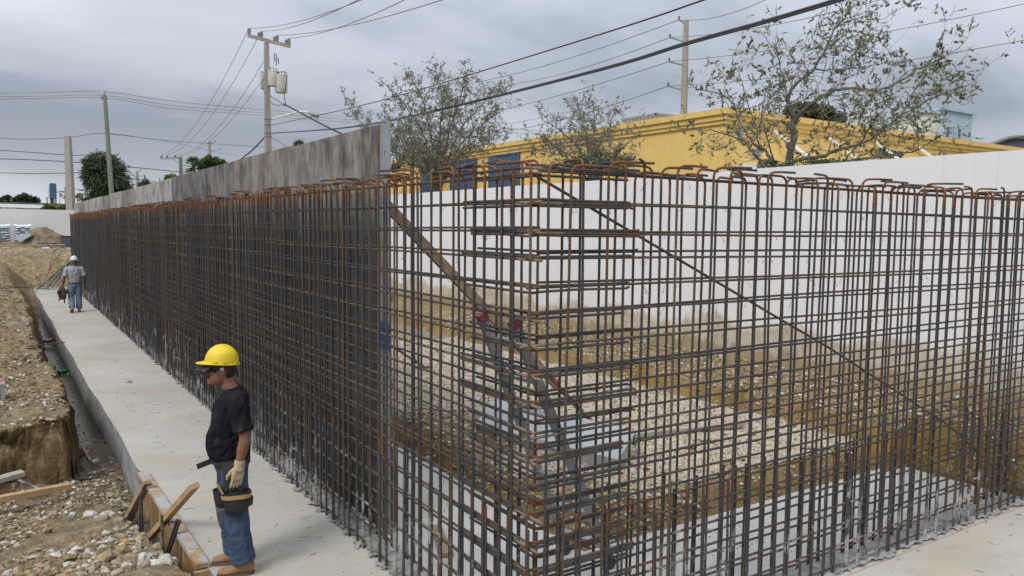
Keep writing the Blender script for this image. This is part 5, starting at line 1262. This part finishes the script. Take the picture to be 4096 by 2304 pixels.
clump_tree('dark_tree', 'dark tree cut off by the left edge', [(-3, 812, 12, 12)], 110, 400, .5, [m_leaf3], 24)
clump_tree('shrub', 'yellow green shrub below the blue sign', [(205, 832, 22, 14), (190, 838, 16, 10)], 58, 900, .2, [m_leaf4], 25, cat='shrub', group='shrubs along the far wall')
clump_tree('shrub', 'yellow green shrub beside the foot of the concrete post', [(262, 838, 24, 13), (245, 842, 12, 8)], 58, 900, .2, [m_leaf4], 26, cat='shrub', group='shrubs along the far wall')
clump_tree('shrub', 'thin grey shrub between the concrete post and the shaggy pine', [(340, 792, 26, 12)], 75, 400, .3, [m_leaf2], 27, cat='shrub')
clump_tree('bushy_tree', 'bushy bright green tree right of the small palm', [(845, 655, 36, 22), (875, 662, 22, 20), (815, 665, 26, 18)], 75, 2200, .34, [m_leaf4, m_leaf3], 28)
clump_tree('bushy_tree', 'small bright green tree top left of the distant crossarm pole', [(682, 712, 16, 12), (700, 708, 6, 6)], 85, 400, .34, [m_leaf4], 29)
clump_tree('dark_tree', 'dark rounded tree behind the right tree and the yellow parapet', [(3215, 440, 60, 26), (3280, 452, 50, 28), (3180, 450, 40, 26), (3330, 480, 40, 22)], 45, 5200, .2, [m_leaf3], 30)
clump_tree('dark_hedge', 'dark green tree low behind the end of the form wall', [(1600, 600, 55, 90), (1680, 610, 60, 60), (1580, 690, 40, 60), (1750, 640, 60, 50)], 38, 3200, .13, [m_leaf2, m_leaf3], 31)
clump_tree('dark_bush', 'dense dark green bush at the foot of the smaller twiggy tree', [(2400, 640, 80, 36), (2330, 660, 60, 36), (2470, 650, 60, 34)], 19.5, 2600, .075, [m_leaf2, m_leaf3, m_leaf], 32, cat='bush')
clump_tree('low_hedge', 'dark low hedge top showing over the white wall below the right tree', [(3080, 668, 60, 24), (3200, 662, 90, 22), (3330, 655, 80, 18), (3430, 652, 60, 14)], 15, 2600, .055, [m_leaf3, m_leaf2, m_leaf4], 33, cat='hedge')
def palm(lb, x, y, depth, r, seed):
    q = random.Random(seed); c = at(x, y, depth); t = thing('palm_tree', (c.x, c.y, .6), lb, 'palm'); R_ = r * depth / 3100
    MB().tube([(c.x, c.y, .6), (c.x, c.y, c.z)], [.2, .17], 8).build('trunk', m_bark, t)
    for f in range(46):
        a = q.random() * 6.28; e_ = q.uniform(-.5, 1.3); d = Vector((math.cos(a) * math.cos(e_), math.sin(a) * math.cos(e_), math.sin(e_))); s_ = d.cross(Vector((0, 0, 1))).normalized(); m = MB()
        h = c + d * R_ * .55
        for b in range(13):
            g_ = (b / 12 - .5) * 2.4; v_ = (d * math.cos(g_) + s_ * math.sin(g_)).normalized(); e2 = h + v_ * R_ * .5 + Vector((0, 0, -R_ * .10 * abs(g_))); n_ = v_.cross(d.cross(s_)).normalized() * R_ * .03
            m.add([h - n_, h + n_, e2], [(0, 1, 2)])
        m.tube([c, h], .02, 4); m.build('frond', m_palm, t, smooth=False)
palm('fan palm left of the bushy green tree above the form wall', 775, 668, 72, 48, 3)
palm('fan palm tip just showing above the form wall near the big pole', 1195, 592, 60, 38, 4)

# ================================================================ people
def fused(mb, voxel, smooth=2, wr=0, wscale=9, wdir=None):
    me = mb.mesh('tmp', m_dark, (0, 0, 0), False); o = bpy.data.objects.new('tmp', me); COL.objects.link(o)
    r = o.modifiers.new('r', 'REMESH'); r.mode = 'VOXEL'; r.voxel_size = voxel
    if smooth: k_ = o.modifiers.new('s', 'SMOOTH'); k_.factor = .5; k_.iterations = smooth
    dg = bpy.context.evaluated_depsgraph_get(); nm = bpy.data.meshes.new_from_object(o.evaluated_get(dg)); bpy.data.objects.remove(o); bpy.data.meshes.remove(me)
    out = MB(); n_ = len(nm.vertices); co = np.empty(n_ * 3); nm.vertices.foreach_get('co', co); co = co.reshape(-1, 3)
    if wr:
        no = np.empty(n_ * 3); nm.vertices.foreach_get('normal', no); no = no.reshape(-1, 3)
        for i in range(n_):
            p = Vector(co[i]); q = Vector((p.x, p.y, p.z * .45)) if wdir is None else wdir(p)
            a = noise.noise(q * wscale) + .6 * noise.noise(q * wscale * 2.3 + Vector((5, 2, 1)))
            co[i] += no[i] * wr * (1 - abs(a) * 2.2)
    out.v = [tuple(c) for c in co]; out.f = [tuple(p.vertices) for p in nm.polygons]; out.i = [0] * len(out.f); bpy.data.meshes.remove(nm); return out
def ring(c, rx, ry, n=20, u_=(1, 0, 0), v_=(0, 1, 0), p=2.3):
    u_, v_, c = Vector(u_), Vector(v_), Vector(c); o = []
    for k_ in range(n):
        t = 2 * math.pi * k_ / n; cs, sn = math.cos(t), math.sin(t)
        o.append(c + u_ * (rx * math.copysign(abs(cs) ** (2 / p), cs)) + v_ * (ry * math.copysign(abs(sn) ** (2 / p), sn)))
    return o
def limb_(mb, pts, rs, n=14): return mb.tube(smoothpts(pts, 3), [pw(i / (3 * (len(pts) - 1)), [(k_ / (len(pts) - 1), r) for k_, r in enumerate(rs)]) for i in range(3 * (len(pts) - 1) + 1)], n)
def hand_(mb, w_, d, pn, tf, s=1.0, curl=.35):
    """palm, four unequal bent fingers, thumb from the side of the palm"""
    d, pn, tf, w_ = (Vector(q).normalized() if i < 3 else Vector(q) for i, q in enumerate((d, pn, tf, w_)))
    mb.rings([ring(w_ + d * a * s, rx * s, ry * s, 12, tf, pn, 2.8) for a, rx, ry in ((-.02, .030, .022), (.012, .034, .021), (.05, .043, .019), (.085, .043, .017), (.098, .038, .014))])
    for k_, (o_, l_) in enumerate(((.030, .074), (.010, .083), (-.011, .078), (-.031, .060))):
        p = w_ + (d * .088 + tf * o_) * s; c = [p - d * .02 * s, p]; a = curl * .5; o_ = o_ * 1.25
        for q, fr in enumerate((.45, .30, .25)):
            a += curl * (.5 + .25 * q); p = p + (d * math.cos(a) + pn * math.sin(a) + tf * (o_ * .9)).normalized() * l_ * fr * s; c.append(p)
        mb.tube(c, [.0105 * s, .0108 * s, .010 * s, .0092 * s, .0070 * s], 8)
    p = w_ + (d * .022 + tf * .030 + pn * .006) * s; c = [p, p + (d * .026 + tf * .020 + pn * .010) * s, p + (d * .052 + tf * .030 + pn * .018) * s, p + (d * .078 + tf * .028 + pn * .024) * s]
    mb.tube(c, [.014 * s, .0135 * s, .0115 * s, .0085 * s], 8)
def head_(mb, c, yaw=0, pitch=0):
    """c is the centre of the skull; forward is +x"""
    R = Matrix.Rotation(yaw, 3, 'Z') @ Matrix.Rotation(pitch, 3, 'Y'); T = lambda x, y, z: Vector(c) + R @ Vector((x, y, z))
    prof = [(-.128, .072, -.02, .030), (-.118, .090, -.045, .044), (-.095, .096, -.062, .056), (-.07, .097, -.075, .063), (-.045, .094, -.084, .067), (-.02, .094, -.092, .070), (.005, .088, -.097, .073), (.03, .094, -.099, .076), (.055, .094, -.098, .076), (.08, .082, -.090, .070), (.10, .060, -.072, .056), (.115, .030, -.045, .034)]
    mb.rings([[T((f + b) / 2 + (f - b) / 2 * math.copysign(abs(math.cos(t)) ** .92, math.cos(t)), w_ * math.copysign(abs(math.sin(t)) ** .85, math.sin(t)), z) for t in [2 * math.pi * k_ / 24 for k_ in range(24)]] for z, f, b, w_ in prof])
    mb.tube([T(.088, 0, .018), T(.103, 0, -.012), T(.116, 0, -.034), T(.098, 0, -.046)], [.007, .010, .0145, .010], 8)          # nose
    for s in (-1, 1):
        mb.ball(T(.103, s * .012, -.040), .009, 8, 6); mb.ball(T(.078, s * .034, .028), (.022, .03, .009), 10, 6, R)               # nostril, brow
        mb.ball(T(.066, s * .042, -.025), (.022, .02, .018), 10, 6, R)                                                             # cheek
        mb.ball(T(-.012, s * .078, -.018), (.018, .0075, .032), 10, 8, R); mb.ball(T(-.008, s * .083, -.002), (.016, .007, .014), 8, 6, R)  # ear
    mb.tube([T(.082, .026, -.072), T(.099, .010, -.068), T(.099, -.010, -.068), T(.082, -.026, -.072)], [.004, .0075, .0075, .004], 6)   # lips
    mb.tube([T(.080, .022, -.082), T(.095, .009, -.084), T(.095, -.009, -.084), T(.080, -.022, -.082)], [.004, .0075, .0075, .004], 6)
    mb.ball(T(.082, 0, -.112), (.020, .024, .016), 10, 6, R)                                                                       # chin
    return T, R
def mk_skin(name, a, b, stubble):
    t = NT(name); c = t.ramp(t.noise(22, 5, .6), [(.35, a), (.65, b)])
    t.bump(t.noise(160, 3, .6), .15, .002); return t.done(c, .55, 0, .35)
m_skin = mk_skin('skin_tanned', (.235, .112, .070), (.18, .083, .052), True)
m_skin2 = mk_skin('skin_brown', (.17, .08, .05), (.135, .062, .04), False)
m_hair = simple('hair_dark', (.012, .011, .011), (.03, .027, .025), 40, .6)
m_hairg = simple('hair_grey', (.06, .062, .065), (.11, .11, .112), 40, .7)
m_tee = simple('black_tshirt', (.009, .009, .012), (.016, .0155, .019), 5, .92, bump=.2, bscale=220, spec=.12)
def add_smudge(mat, c2, sc, th, amt):
    t = mat.node_tree; b = [n for n in t.nodes if n.type == 'BSDF_PRINCIPLED'][0]; src = b.inputs['Base Color'].links[0].from_socket
    nz = t.nodes.new('ShaderNodeTexNoise'); nz.inputs['Scale'].default_value = sc; nz.inputs['Detail'].default_value = 6; g = t.nodes.new('ShaderNodeNewGeometry'); t.links.new(g.outputs['Position'], nz.inputs['Vector'])
    r = t.nodes.new('ShaderNodeMapRange'); r.inputs['From Min'].default_value = th; r.inputs['From Max'].default_value = th + .12; r.inputs['To Max'].default_value = amt; t.links.new(nz.outputs['Fac'], r.inputs['Value'])
    mx = t.nodes.new('ShaderNodeMix'); mx.data_type = 'RGBA'; cs = [i for i in mx.inputs if i.type == 'RGBA']; t.links.new(r.outputs[0], mx.inputs['Factor']); t.links.new(src, cs[0]); cs[1].default_value = col(c2)
    t.links.new([o_ for o_ in mx.outputs if o_.type == 'RGBA'][0], b.inputs['Base Color'])
add_smudge(m_tee, (.085, .08, .072), 5.5, .60, .8)
m_tee2 = simple('grey_tshirt', (.34, .345, .37), (.27, .275, .30), 6, .92, bump=.2, bscale=220)
m_jean = simple('blue_denim', (.030, .052, .098), (.055, .085, .145), 7, .9, bump=.25, bscale=260, detail=8); add_smudge(m_jean, (.085, .083, .072), 3.3, .55, .6)
m_jean2 = simple('faded_denim', (.10, .15, .22), (.155, .21, .28), 7, .9, bump=.25, bscale=260, detail=8)
m_boot = simple('tan_boot', (.34, .205, .105), (.24, .145, .075), 16, .8, bump=.3, bscale=80); m_sole = simple('boot_sole', (.16, .115, .075), (.10, .075, .05), 10, .9)
m_glove = simple('glove_cotton', (.47, .385, .255), (.37, .295, .19), 14, .95, bump=.4, bscale=200); m_glove_d = simple('glove_tip', (.10, .095, .085), (.16, .145, .12), 20, .9)
m_hat = simple('yellow_hard_hat', (.74, .55, .018), (.62, .45, .015), 5, .5, lo=.42, hi=.58); m_hatw = simple('white_hard_hat', (.75, .75, .74), (.64, .64, .63), 5, .4)
m_lens = simple('dark_lens', (.004, .004, .005), (.007, .007, .009), 5, .12); m_leather = simple('black_leather', (.016, .015, .015), (.035, .031, .029), 12, .75, bump=.3, bscale=60)
m_lea2 = simple('brown_leather', (.085, .048, .028), (.045, .028, .018), 9, .8, bump=.4, bscale=50); m_strap = simple('tan_webbing', (.42, .30, .14), (.32, .22, .10), 12, .85); m_steel = simple('bright_steel', (.5, .5, .5), (.4, .4, .4), 9, .3, .8)
m_teeth = simple('teeth', (.55, .5, .42), (.45, .4, .34), 20, .4); m_stub = simple('stubble', (.075, .040, .028), (.12, .062, .042), 60, .8)

def boot(mb_parts, ank, yaw, pitch=0, s=1.0):
    """returns (upper, sole) meshes for a boot under an ankle"""
    R = Matrix.Rotation(yaw, 3, 'Z') @ Matrix.Rotation(pitch, 3, 'Y'); T = lambda x, y, z: Vector(ank) + R @ (Vector((x, y, z)) * s)
    up = MB(); U = R @ Vector((1, 0, 0)); Vv = R @ Vector((0, 1, 0)); W_ = R @ Vector((0, 0, 1))
    up.rings([ring(T(x, 0, z), h * s, w_ * s, 16, W_, Vv, 2.5) for x, z, h, w_ in ((-.085, -.030, .028, .026), (-.078, -.030, .040, .036), (-.04, -.028, .046, .041), (.02, -.028, .046, .042), (.06, -.036, .037, .045), (.11, -.044, .028, .047), (.15, -.047, .025, .043), (.178, -.050, .020, .031), (.19, -.053, .012, .016))])
    up.rings([ring(T(-.025, 0, z), rx * s, ry * s, 16, U, Vv, 2.2) for z, rx, ry in ((-.04, .06, .042), (.0, .056, .043), (.05, .053, .045), (.10, .055, .047))])
    so = MB(); so.rings([[T(x_, y_, z) for x_, y_ in [(-.088, -.02), (-.06, -.04), (.0, -.042), (.07, -.047), (.14, -.047), (.185, -.028), (.198, 0), (.185, .028), (.14, .047), (.07, .047), (.0, .042), (.0 - .06, .04), (-.088, .02)]] for z in (-.092, -.066)])
    return up, so
def person(loc, yaw, scale, label, P):
    root = thing('person', loc, label, 'person'); Mx = Matrix.Translation(loc) @ Matrix.Rotation(yaw, 4, 'Z') @ Matrix.Scale(scale, 4)
    out = lambda mb, nm, mt, par=root, sm=True: mb.xf(Mx).build(nm, mt, par, smooth=sm)
    V_ = Vector; J = P['j']
    # one continuous body under the clothes
    b = MB(); T, R = head_(b, J['head'], P.get('hyaw', 0), P.get('hpitch', 0))
    limb_(b, [J['neck'], (V_(J['neck']) + V_(J['head'])) / 2 + V_((-.012, 0, -.02)), V_(J['head']) + V_((-.02, 0, -.03))], (.066, .058, .060))
    b.rings([ring((cx, 0, z), d * .86, w_ * .86) for z, cx, d, w_ in P['torso']])
    for s in 'LR':
        limb_(b, [J['sh' + s], V_(J['sh' + s]).lerp(V_(J['el' + s]), .5), J['el' + s], V_(J['el' + s]).lerp(V_(J['wr' + s]), .4), J['wr' + s]], (.056, .052, .043, .044, .028))
        hand_(b, J['wr' + s], P['hd' + s], P['pn' + s], P['tf' + s], .97, P.get('curl' + s, .35))
        limb_(b, [J['hip' + s], V_(J['hip' + s]).lerp(V_(J['kn' + s]), .5), J['kn' + s], V_(J['kn' + s]).lerp(V_(J['an' + s]), .4), J['an' + s]], (.075, .068, .052, .048, .036))
    out(fused(b, .006, 2), 'body', P['skin'])
    # shirt
    b = MB(); b.rings([ring((cx, 0, z), d, w_, 26) for z, cx, d, w_ in P['torso']])
    for s in 'LR':
        a, e_ = V_(J['sh' + s]), V_(J['el' + s]); q = a.lerp(e_, P.get('sleeve', .82)); ins = a + V_((.01, -.09 if s == 'L' else .09, .015))
        limb_(b, [ins, a, a.lerp(q, .5), q], (.060, .068, .067, .075), 18)
    out(fused(b, .0085, 3, .010, 6.5, lambda p: Vector((p.x * 1.2, p.y * 1.2, p.z * (1.5 if p.z < 1.12 else .6) + p.x * .8))), 'shirt', P['shirt'])
    # trousers
    b = MB(); b.rings([ring((cx, 0, z), d, w_, 24) for z, cx, d, w_ in P['hips']])
    for s in 'LR':
        h_, k_, a = V_(J['hip' + s]), V_(J['kn' + s]), V_(J['an' + s]); hem = k_.lerp(a, .94)
        limb_(b, [h_ + V_((0, 0, .02)), h_.lerp(k_, .45), k_, k_.lerp(hem, .5), hem], P['legr'], 18)
    def wd(p): return Vector((p.x * 1.0, p.y * 1.0, p.z * (.55 if p.z > .32 else 1.3) + p.x * .9))
    out(fused(b, .0085, 3, .0075, 8, wd), 'trousers', P['jean'])
    for s in 'LR':
        up, so = boot(None, J['an' + s], P['fy' + s], P.get('fp' + s, 0)); bo = out(fused(up, .006, 2), 'boot', m_boot); out(so, 'sole', m_sole, bo)
    # hard hat
    h = MB(); hz = P.get('hatz', .045); tl = P.get('hattilt', -.10); Rh = R @ Matrix.Rotation(tl, 3, 'Y'); H = lambda x, y, z: V_(J['head']) + R @ V_((-.003, 0, hz)) + Rh @ V_((x, y, z))
    rg = []
    for z, r in ((0, 1.0), (.02, .995), (.05, .95), (.08, .86), (.105, .72), (.124, .5), (.134, .25), (.137, .06)): rg.append([H(.128 * r * math.cos(t), .108 * r * math.sin(t), z) for t in [2 * math.pi * k_ / 28 for k_ in range(28)]])
    h.rings(rg)
    br = []       # brim, wide at the front
    for z, grow in ((.004, 0), (.001, 1), (-.004, 1), (-.003, 0)):
        br.append([H((.126 + grow * (.012 + .052 * max(0, math.cos(t)) ** 2.2)) * math.cos(t), (.106 + grow * .012) * math.sin(t), z - grow * .012 * max(0, math.cos(t)) ** 2) for t in [2 * math.pi * k_ / 28 for k_ in range(28)]])
    h.rings(br, False)
    hat = out(h, 'hard_hat', P['hat'])
    for yy in (-.032, 0, .032):
        rd = MB().tube([H(.118 * math.cos(t) * math.sqrt(max(0, 1 - (yy / .108) ** 2)), yy * (1 - .15 * math.sin(t)), .006 + .134 * math.sin(t) ** .9 * math.sqrt(max(.2, 1 - (yy / .12) ** 2))) for t in [.35 + 2.4 * k_ / 12 for k_ in range(13)]], .0045 if yy else .007, 6)
        out(rd, 'hat_ridge', P['hat'], hat)
    for t in (1.15, 1.75, 2.5, -1.15, -1.75, -2.5):
        c = H(.131 * math.cos(t), .111 * math.sin(t), .016); out(MB().box(c, (.030, .008, .014), Rh @ Matrix.Rotation(t + math.pi / 2, 3, 'Z')), 'hat_lug', P['hat'], hat, False)
    hr = MB(); hr.rings([[T(-.006 + .098 * r * math.cos(t), .0775 * r * math.sin(t), z) for t in [1.95 + (2 * math.pi - 3.9) * k_ / 20 for k_ in range(21)]] + [T(-.006 + .08 * r * math.cos(t), .062 * r * math.sin(t), z) for t in [2 * math.pi - 1.95 - (2 * math.pi - 3.9) * k_ / 20 for k_ in range(21)]] for z, r in ((-.072, .86), (-.055, .97), (-.02, 1.03), (.03, 1.05), (.06, 1.03))], True)
    out(hr, 'hair', P['hair'])
    return root, out, T, R
# --- the worker standing in front
J = dict(head=(.060, 0, 1.632), neck=(-.005, 0, 1.455), shL=(-.045, .205, 1.395), elL=(-.105, .262, 1.135), wrL=(-.060, .262, .915), shR=(-.03, -.205, 1.395), elR=(-.06, -.262, 1.135), wrR=(.02, -.255, .915),
         hipL=(-.02, .092, .86), knL=(-.035, .115, .47), anL=(-.075, .125, .092), hipR=(.0, -.092, .86), knR=(.03, -.11, .47), anR=(-.03, -.12, .092))
torso1 = [(.925, .008, .144, .171), (.935, .010, .146, .173), (.95, .013, .150, .175), (1.0, .020, .160, .180), (1.06, .020, .162, .182), (1.13, .012, .156, .182), (1.22, .002, .146, .186), (1.30, -.006, .137, .190), (1.37, -.016, .122, .194), (1.42, -.020, .108, .180), (1.455, -.024, .080, .118), (1.478, -.012, .066, .072)]
hips1 = [(.79, -.005, .10, .10), (.83, -.006, .118, .148), (.88, -.002, .130, .162), (.94, .004, .132, .158), (.965, .010, .135, .160)]
P1 = dict(j=J, torso=torso1, hips=hips1, legr=(.104, .098, .088, .086, .097), skin=m_skin, shirt=m_tee, jean=m_jean, hat=m_hat, hair=m_hair, hyaw=.05, hpitch=.0, hattilt=-.10, hatz=.046,
          hdL=(.16, .0, -1), pnL=(.35, -1, 0), tfL=(1, .35, .1), hdR=(.2, 0, -1), pnR=(.1, 1, 0), tfR=(1, 0, .1), curlL=.22, fyL=.06, fyR=-.05)
W1 = (-1.01, 2.68, 0.0)
root1, out1, T1, R1 = person(W1, math.radians(166), 1.0, 'worker in a yellow hard hat, sunglasses and black t-shirt standing on the footing', P1)
# worn under the hat: a dark peaked cap
cp_ = MB(); cp_.rings([[T1(-.004 + .103 * r * math.cos(t), .086 * r * math.sin(t), z - .022 * math.cos(t) * 0 + (.02 if abs(math.sin(t)) < .5 and math.cos(t) > 0 else 0) * .3) for t in [2 * math.pi * k_ / 24 for k_ in range(24)]] for z, r in ((.008, 1.0), (.03, 1.02), (.055, 1.02), (.075, .98))])
pk = MB(); us = [-1 + k_ / 5 for k_ in range(11)]
pk.rings([[T1(.085 + .112 * a * math.cos(u_ * 1.15), .080 * math.sin(u_ * 1.35) * (1 - .1 * a), .030 - .030 * a - .012 * (1 - math.cos(u_ * 1.2)) + dz) for u_ in us] + [T1(.085 + .112 * a * math.cos(u_ * 1.15), .080 * math.sin(u_ * 1.35) * (1 - .1 * a), .021 - .030 * a - .012 * (1 - math.cos(u_ * 1.2))) for u_ in us[::-1]] for a, dz in ((0, .004), (.5, .004), (1, .002))])
capo = out1(cp_, 'cap', m_hair); out1(pk, 'cap_peak', m_hair, capo)
out1(MB().box(T1(-.002, .0905, .008), (.024, .003, .020), R1), 'cap_badge', m_awn, capo, False)
for dx_ in (-.005, .004): out1(MB().ball(T1(-.002 + dx_, .0925, .007), (.0035, .0015, .006), 6, 5, R1), 'badge_mark', m_hair, capo)
gl = MB()
gl.rings([[T1(r * .104 * math.cos(t) + .0, r * .084 * math.sin(t) * .98, z) for t in [-1.12 + 2.24 * k_ / 16 for k_ in range(17)]] + [T1((r - .07) * .104 * math.cos(t), (r - .07) * .084 * math.sin(t) * .98, z) for t in [1.12 - 2.24 * k_ / 16 for k_ in range(17)]] for z, r in ((-.020, .985), (-.012, 1.03), (.006, 1.05), (.018, 1.03))])
g_ = out1(gl, 'sunglasses', m_lens)
for s in (-1, 1): out1(MB().beam(T1(.045, s * .078, .008), T1(-.02, s * .084, .004), .005, .014), 'temple', m_lens, g_, False)
out1(MB().tube([T1(.090, .032, -.062), T1(.1035, .016, -.0575), T1(.106, 0, -.0565), T1(.1035, -.016, -.0575), T1(.090, -.032, -.062)], [.003, .0055, .006, .0055, .003], 6), 'moustache', m_hair)
out1(MB().tube([T1(.086, .022, -.0765), T1(.0985, .009, -.0762), T1(.0985, -.009, -.0762), T1(.086, -.022, -.0765)], [.003, .0042, .0042, .003], 6), 'teeth', m_teeth)
# gloves
for s, nm in (('L', 'L'), ('R', 'R')):
    b = MB(); w_ = Vector(J['wr' + s]); hand_(b, w_, P1['hd' + s], P1['pn' + s], P1['tf' + s], 1.10, .12 if s == 'L' else .35); d_ = Vector(P1['hd' + s]).normalized()
    b.tube([w_ - d_ * .045, w_ - d_ * .01, w_ + d_ * .03], [.040, .039, .042], 14); f = fused(b, .0035, 1, .0015, 40)
    ob = out1(f, 'glove', [m_glove, m_glove_d]); loc_w = Vector(W1)
    wl = Matrix.Translation(W1) @ Matrix.Rotation(math.radians(166), 4, 'Z') @ (w_ + d_ * .165)
    mi = [1 if (ob.data.vertices[p.vertices[0]].co + loc_w).z < wl.z + .012 * noise.noise(Vector(p.center) * 60) else 0 for p in ob.data.polygons]; ob.data.polygons.foreach_set('material_index', mi)
# tool belt
tb = MB(); rg = []
for k_ in range(29):
    t = 2 * math.pi * k_ / 28; c = Vector((.004 + .142 * math.cos(t), .170 * math.sin(t), .905 + .010 * math.cos(t))); n_ = Vector((math.cos(t), math.sin(t), 0)); rg.append([c + n_ * a + Vector((0, 0, b_)) for a, b_ in ((-.012, -.024), (.007, -.024), (.007, .024), (-.012, .024))])
tb.rings(rg, False); tbo = out1(tb, 'tool_belt', m_leather, sm=False)
out1(MB().beam((.150, .03, .905), (.250, .05, .875), .042, .010, (0, 1, 0)), 'belt_tail', m_leather, tbo, False)
out1(MB().box((.156, 0, .912), (.014, .05, .055)), 'belt_buckle', m_dark, tbo, False)
def pouch(c, w_, d, h, mat, nm, yaw_=0, flare=1.2):
    m_ = MB(); R_ = Matrix.Rotation(yaw_, 3, 'Z'); rr = []
    for z, s in ((-h, .62), (-h * .9, .86), (-h * .5, 1.0), (0, flare), (0, flare * .90), (-h * .5, .86)): rr.append([Vector(c) + R_ @ Vector((q.x, q.y, q.z)) for q in ring((0, 0, z), w_ * s / 2, d * s / 2, 18, p=2.8)])
    m_.rings(rr); return out1(m_, nm, mat, tbo)
out1(MB().rings([ring((.005, .205, .94), .062, .012, 12, p=5), ring((.008, .222, .83), .052, .016, 12, p=5), ring((.0, .232, .68), .05, .018, 12, p=5)]), 'hanger_flap', m_leather, tbo)
pouch((-.035, .245, .715), .185, .115, .165, m_leather, 'pouch', .05)
tr = MB(); rr = []
for z, s in ((-.012, 1.235), (-.045, 1.19), (-.045, 1.13), (-.012, 1.17)): rr.append(ring((-.035, .245, .715 + z), .185 * s / 2, .115 * s / 2, 20, p=2.8))
tr.rings(rr, False); out1(tr, 'pouch_trim', m_strap, tbo)
pouch((.075, .222, .735), .10, .085, .15, m_leather, 'pouch', .2)
out1(MB().beam((.105, .25, .80), (.058, .268, .71), .012, .034, (0, 1, 0)), 'trim_strap', m_strap, tbo, False)
out1(MB().tube([(.118, .24, .645), (.112, .252, .605), (.085, .262, .588), (.05, .262, .592)], .0045, 6), 'hammer_loop', m_steel, tbo)
out1(MB().add([(-.115, .26, .70), (-.16, .25, .66), (-.155, .25, .60), (-.09, .29, .585), (-.115, .24, .70), (-.16, .23, .66), (-.155, .23, .60), (-.09, .27, .585)], [(0, 1, 2, 3), (7, 6, 5, 4), (0, 4, 5, 1), (1, 5, 6, 2), (2, 6, 7, 3), (3, 7, 4, 0)]), 'pouch_flap', m_leather, tbo, False)
# --- the worker walking away
J2 = dict(head=(.03, -.005, 1.60), neck=(-.005, 0, 1.44), shL=(-.01, .205, 1.375), elL=(-.05, .285, 1.10), wrL=(.0, .325, .86), shR=(-.01, -.205, 1.375), elR=(-.05, -.275, 1.10), wrR=(.04, -.285, .87),
          hipL=(.0, .09, .87), knL=(.02, .105, .48), anL=(-.20, .115, .155), hipR=(.0, -.09, .87), knR=(.03, -.10, .48), anR=(.0, -.105, .092))
torso2 = [(.90, 0, .125, .165), (.96, .01, .135, .172), (1.05, .01, .140, .178), (1.15, .0, .138, .186), (1.26, -.01, .132, .200), (1.34, -.015, .118, .206), (1.39, -.018, .10, .190), (1.43, -.014, .080, .120), (1.455, -.008, .062, .070)]
hips2 = [(.79, 0, .10, .10), (.83, 0, .125, .155), (.88, 0, .132, .168), (.94, 0, .125, .165), (.965, 0, .12, .16)]
P2d = dict(j=J2, torso=torso2, hips=hips2, legr=(.105, .10, .088, .084, .088), skin=m_skin2, shirt=m_tee2, jean=m_jean2, hat=m_hatw, hair=m_hairg, hattilt=.05, hatz=.05,
           hdL=(.05, .05, -1), pnL=(0, -1, 0), tfL=(1, 0, 0), hdR=(.1, -.03, -1), pnR=(0, 1, 0), tfR=(1, 0, 0), curlL=.8, curlR=.9, fyL=.05, fyR=-.05, fpL=.55)
W2 = (-.62, 24.0, 0); root2, out2, T2, R2 = person(W2, math.radians(92), .985, 'worker in a white hard hat, grey t-shirt and faded jeans walking away along the footing', P2d)
b = MB(); rg = []
for k_ in range(25):
    t = 2 * math.pi * k_ / 24; c = Vector((.0 + .133 * math.cos(t), .176 * math.sin(t), .925)); n_ = Vector((math.cos(t), math.sin(t), 0)); rg.append([c + n_ * a + Vector((0, 0, b_)) for a, b_ in ((-.012, -.02), (.006, -.02), (.006, .02), (-.012, .02))])
b.rings(rg, False); out2(b, 'belt', m_leather, sm=False)
M2 = Matrix.Translation(W2) @ Matrix.Rotation(math.radians(92), 4, 'Z') @ Matrix.Scale(.985, 4)
# carried things stay things of their own
t = thing('tool_bag', tuple(M2 @ Vector((.0, .345, .45))), 'brown leather tool belt with pouches carried in the walking worker\'s left hand', 'tool belt')
def o2(mb, nm, mt, par, sm=True): return mb.xf(M2).build(nm, mt, par, smooth=sm)
bag = MB(); bag.rings([ring((-.03, .35, z), d, w_, 16, p=2.8) for z, d, w_ in ((.42, .05, .07), (.45, .075, .095), (.58, .085, .11), (.70, .075, .10), (.79, .04, .055))]); o2(fused(bag, .012, 1, .012, 9), 'bag_body', m_lea2, t)
for yy, zz_, sz in ((.245, .68, .045), (.455, .66, .05), (.30, .55, .055)): o2(MB().ball((-.10, yy, zz_), (.05, sz, .085), 10, 7), 'pouch', m_leather if yy != .3 else m_lea2, t)
o2(MB().tube([(-.02, .27, .74), (-.02, .33, .82), (0, .345, .84), (-.02, .40, .80), (-.04, .45, .72)], .018, 7), 'carry_strap', m_leather, t)
o2(MB().beam((-.05, .30, .46), (-.05, .30, .30), .035, .008, (1, 0, 0)), 'strap_end', m_leather, t, False); o2(MB().beam((-.05, .42, .46), (-.05, .46, .38), .035, .01, (1, 0, 0)), 'strap_end', m_leather, t, False)
for yy in (.46, .27): o2(MB().box((-.12, yy, .74), (.012, .018, .05)), 'light_tag', m_awn, t, False)
t = thing('hammer', tuple(M2 @ Vector((.06, -.29, .48))), 'hammer with a dark handle hanging from the walking worker\'s right hand', 'hammer')
o2(MB().tube([(.06, -.29, .83), (.05, -.285, .66), (.05, -.285, .47)], [.014, .013, .012], 7), 'handle', m_leather, t)
o2(MB().tube([(.05, -.225, .455), (.05, -.26, .46), (.05, -.31, .46), (.05, -.345, .445), (.05, -.37, .42)], [.019, .016, .016, .012, .005], 8), 'hammer_head', m_steel, t)
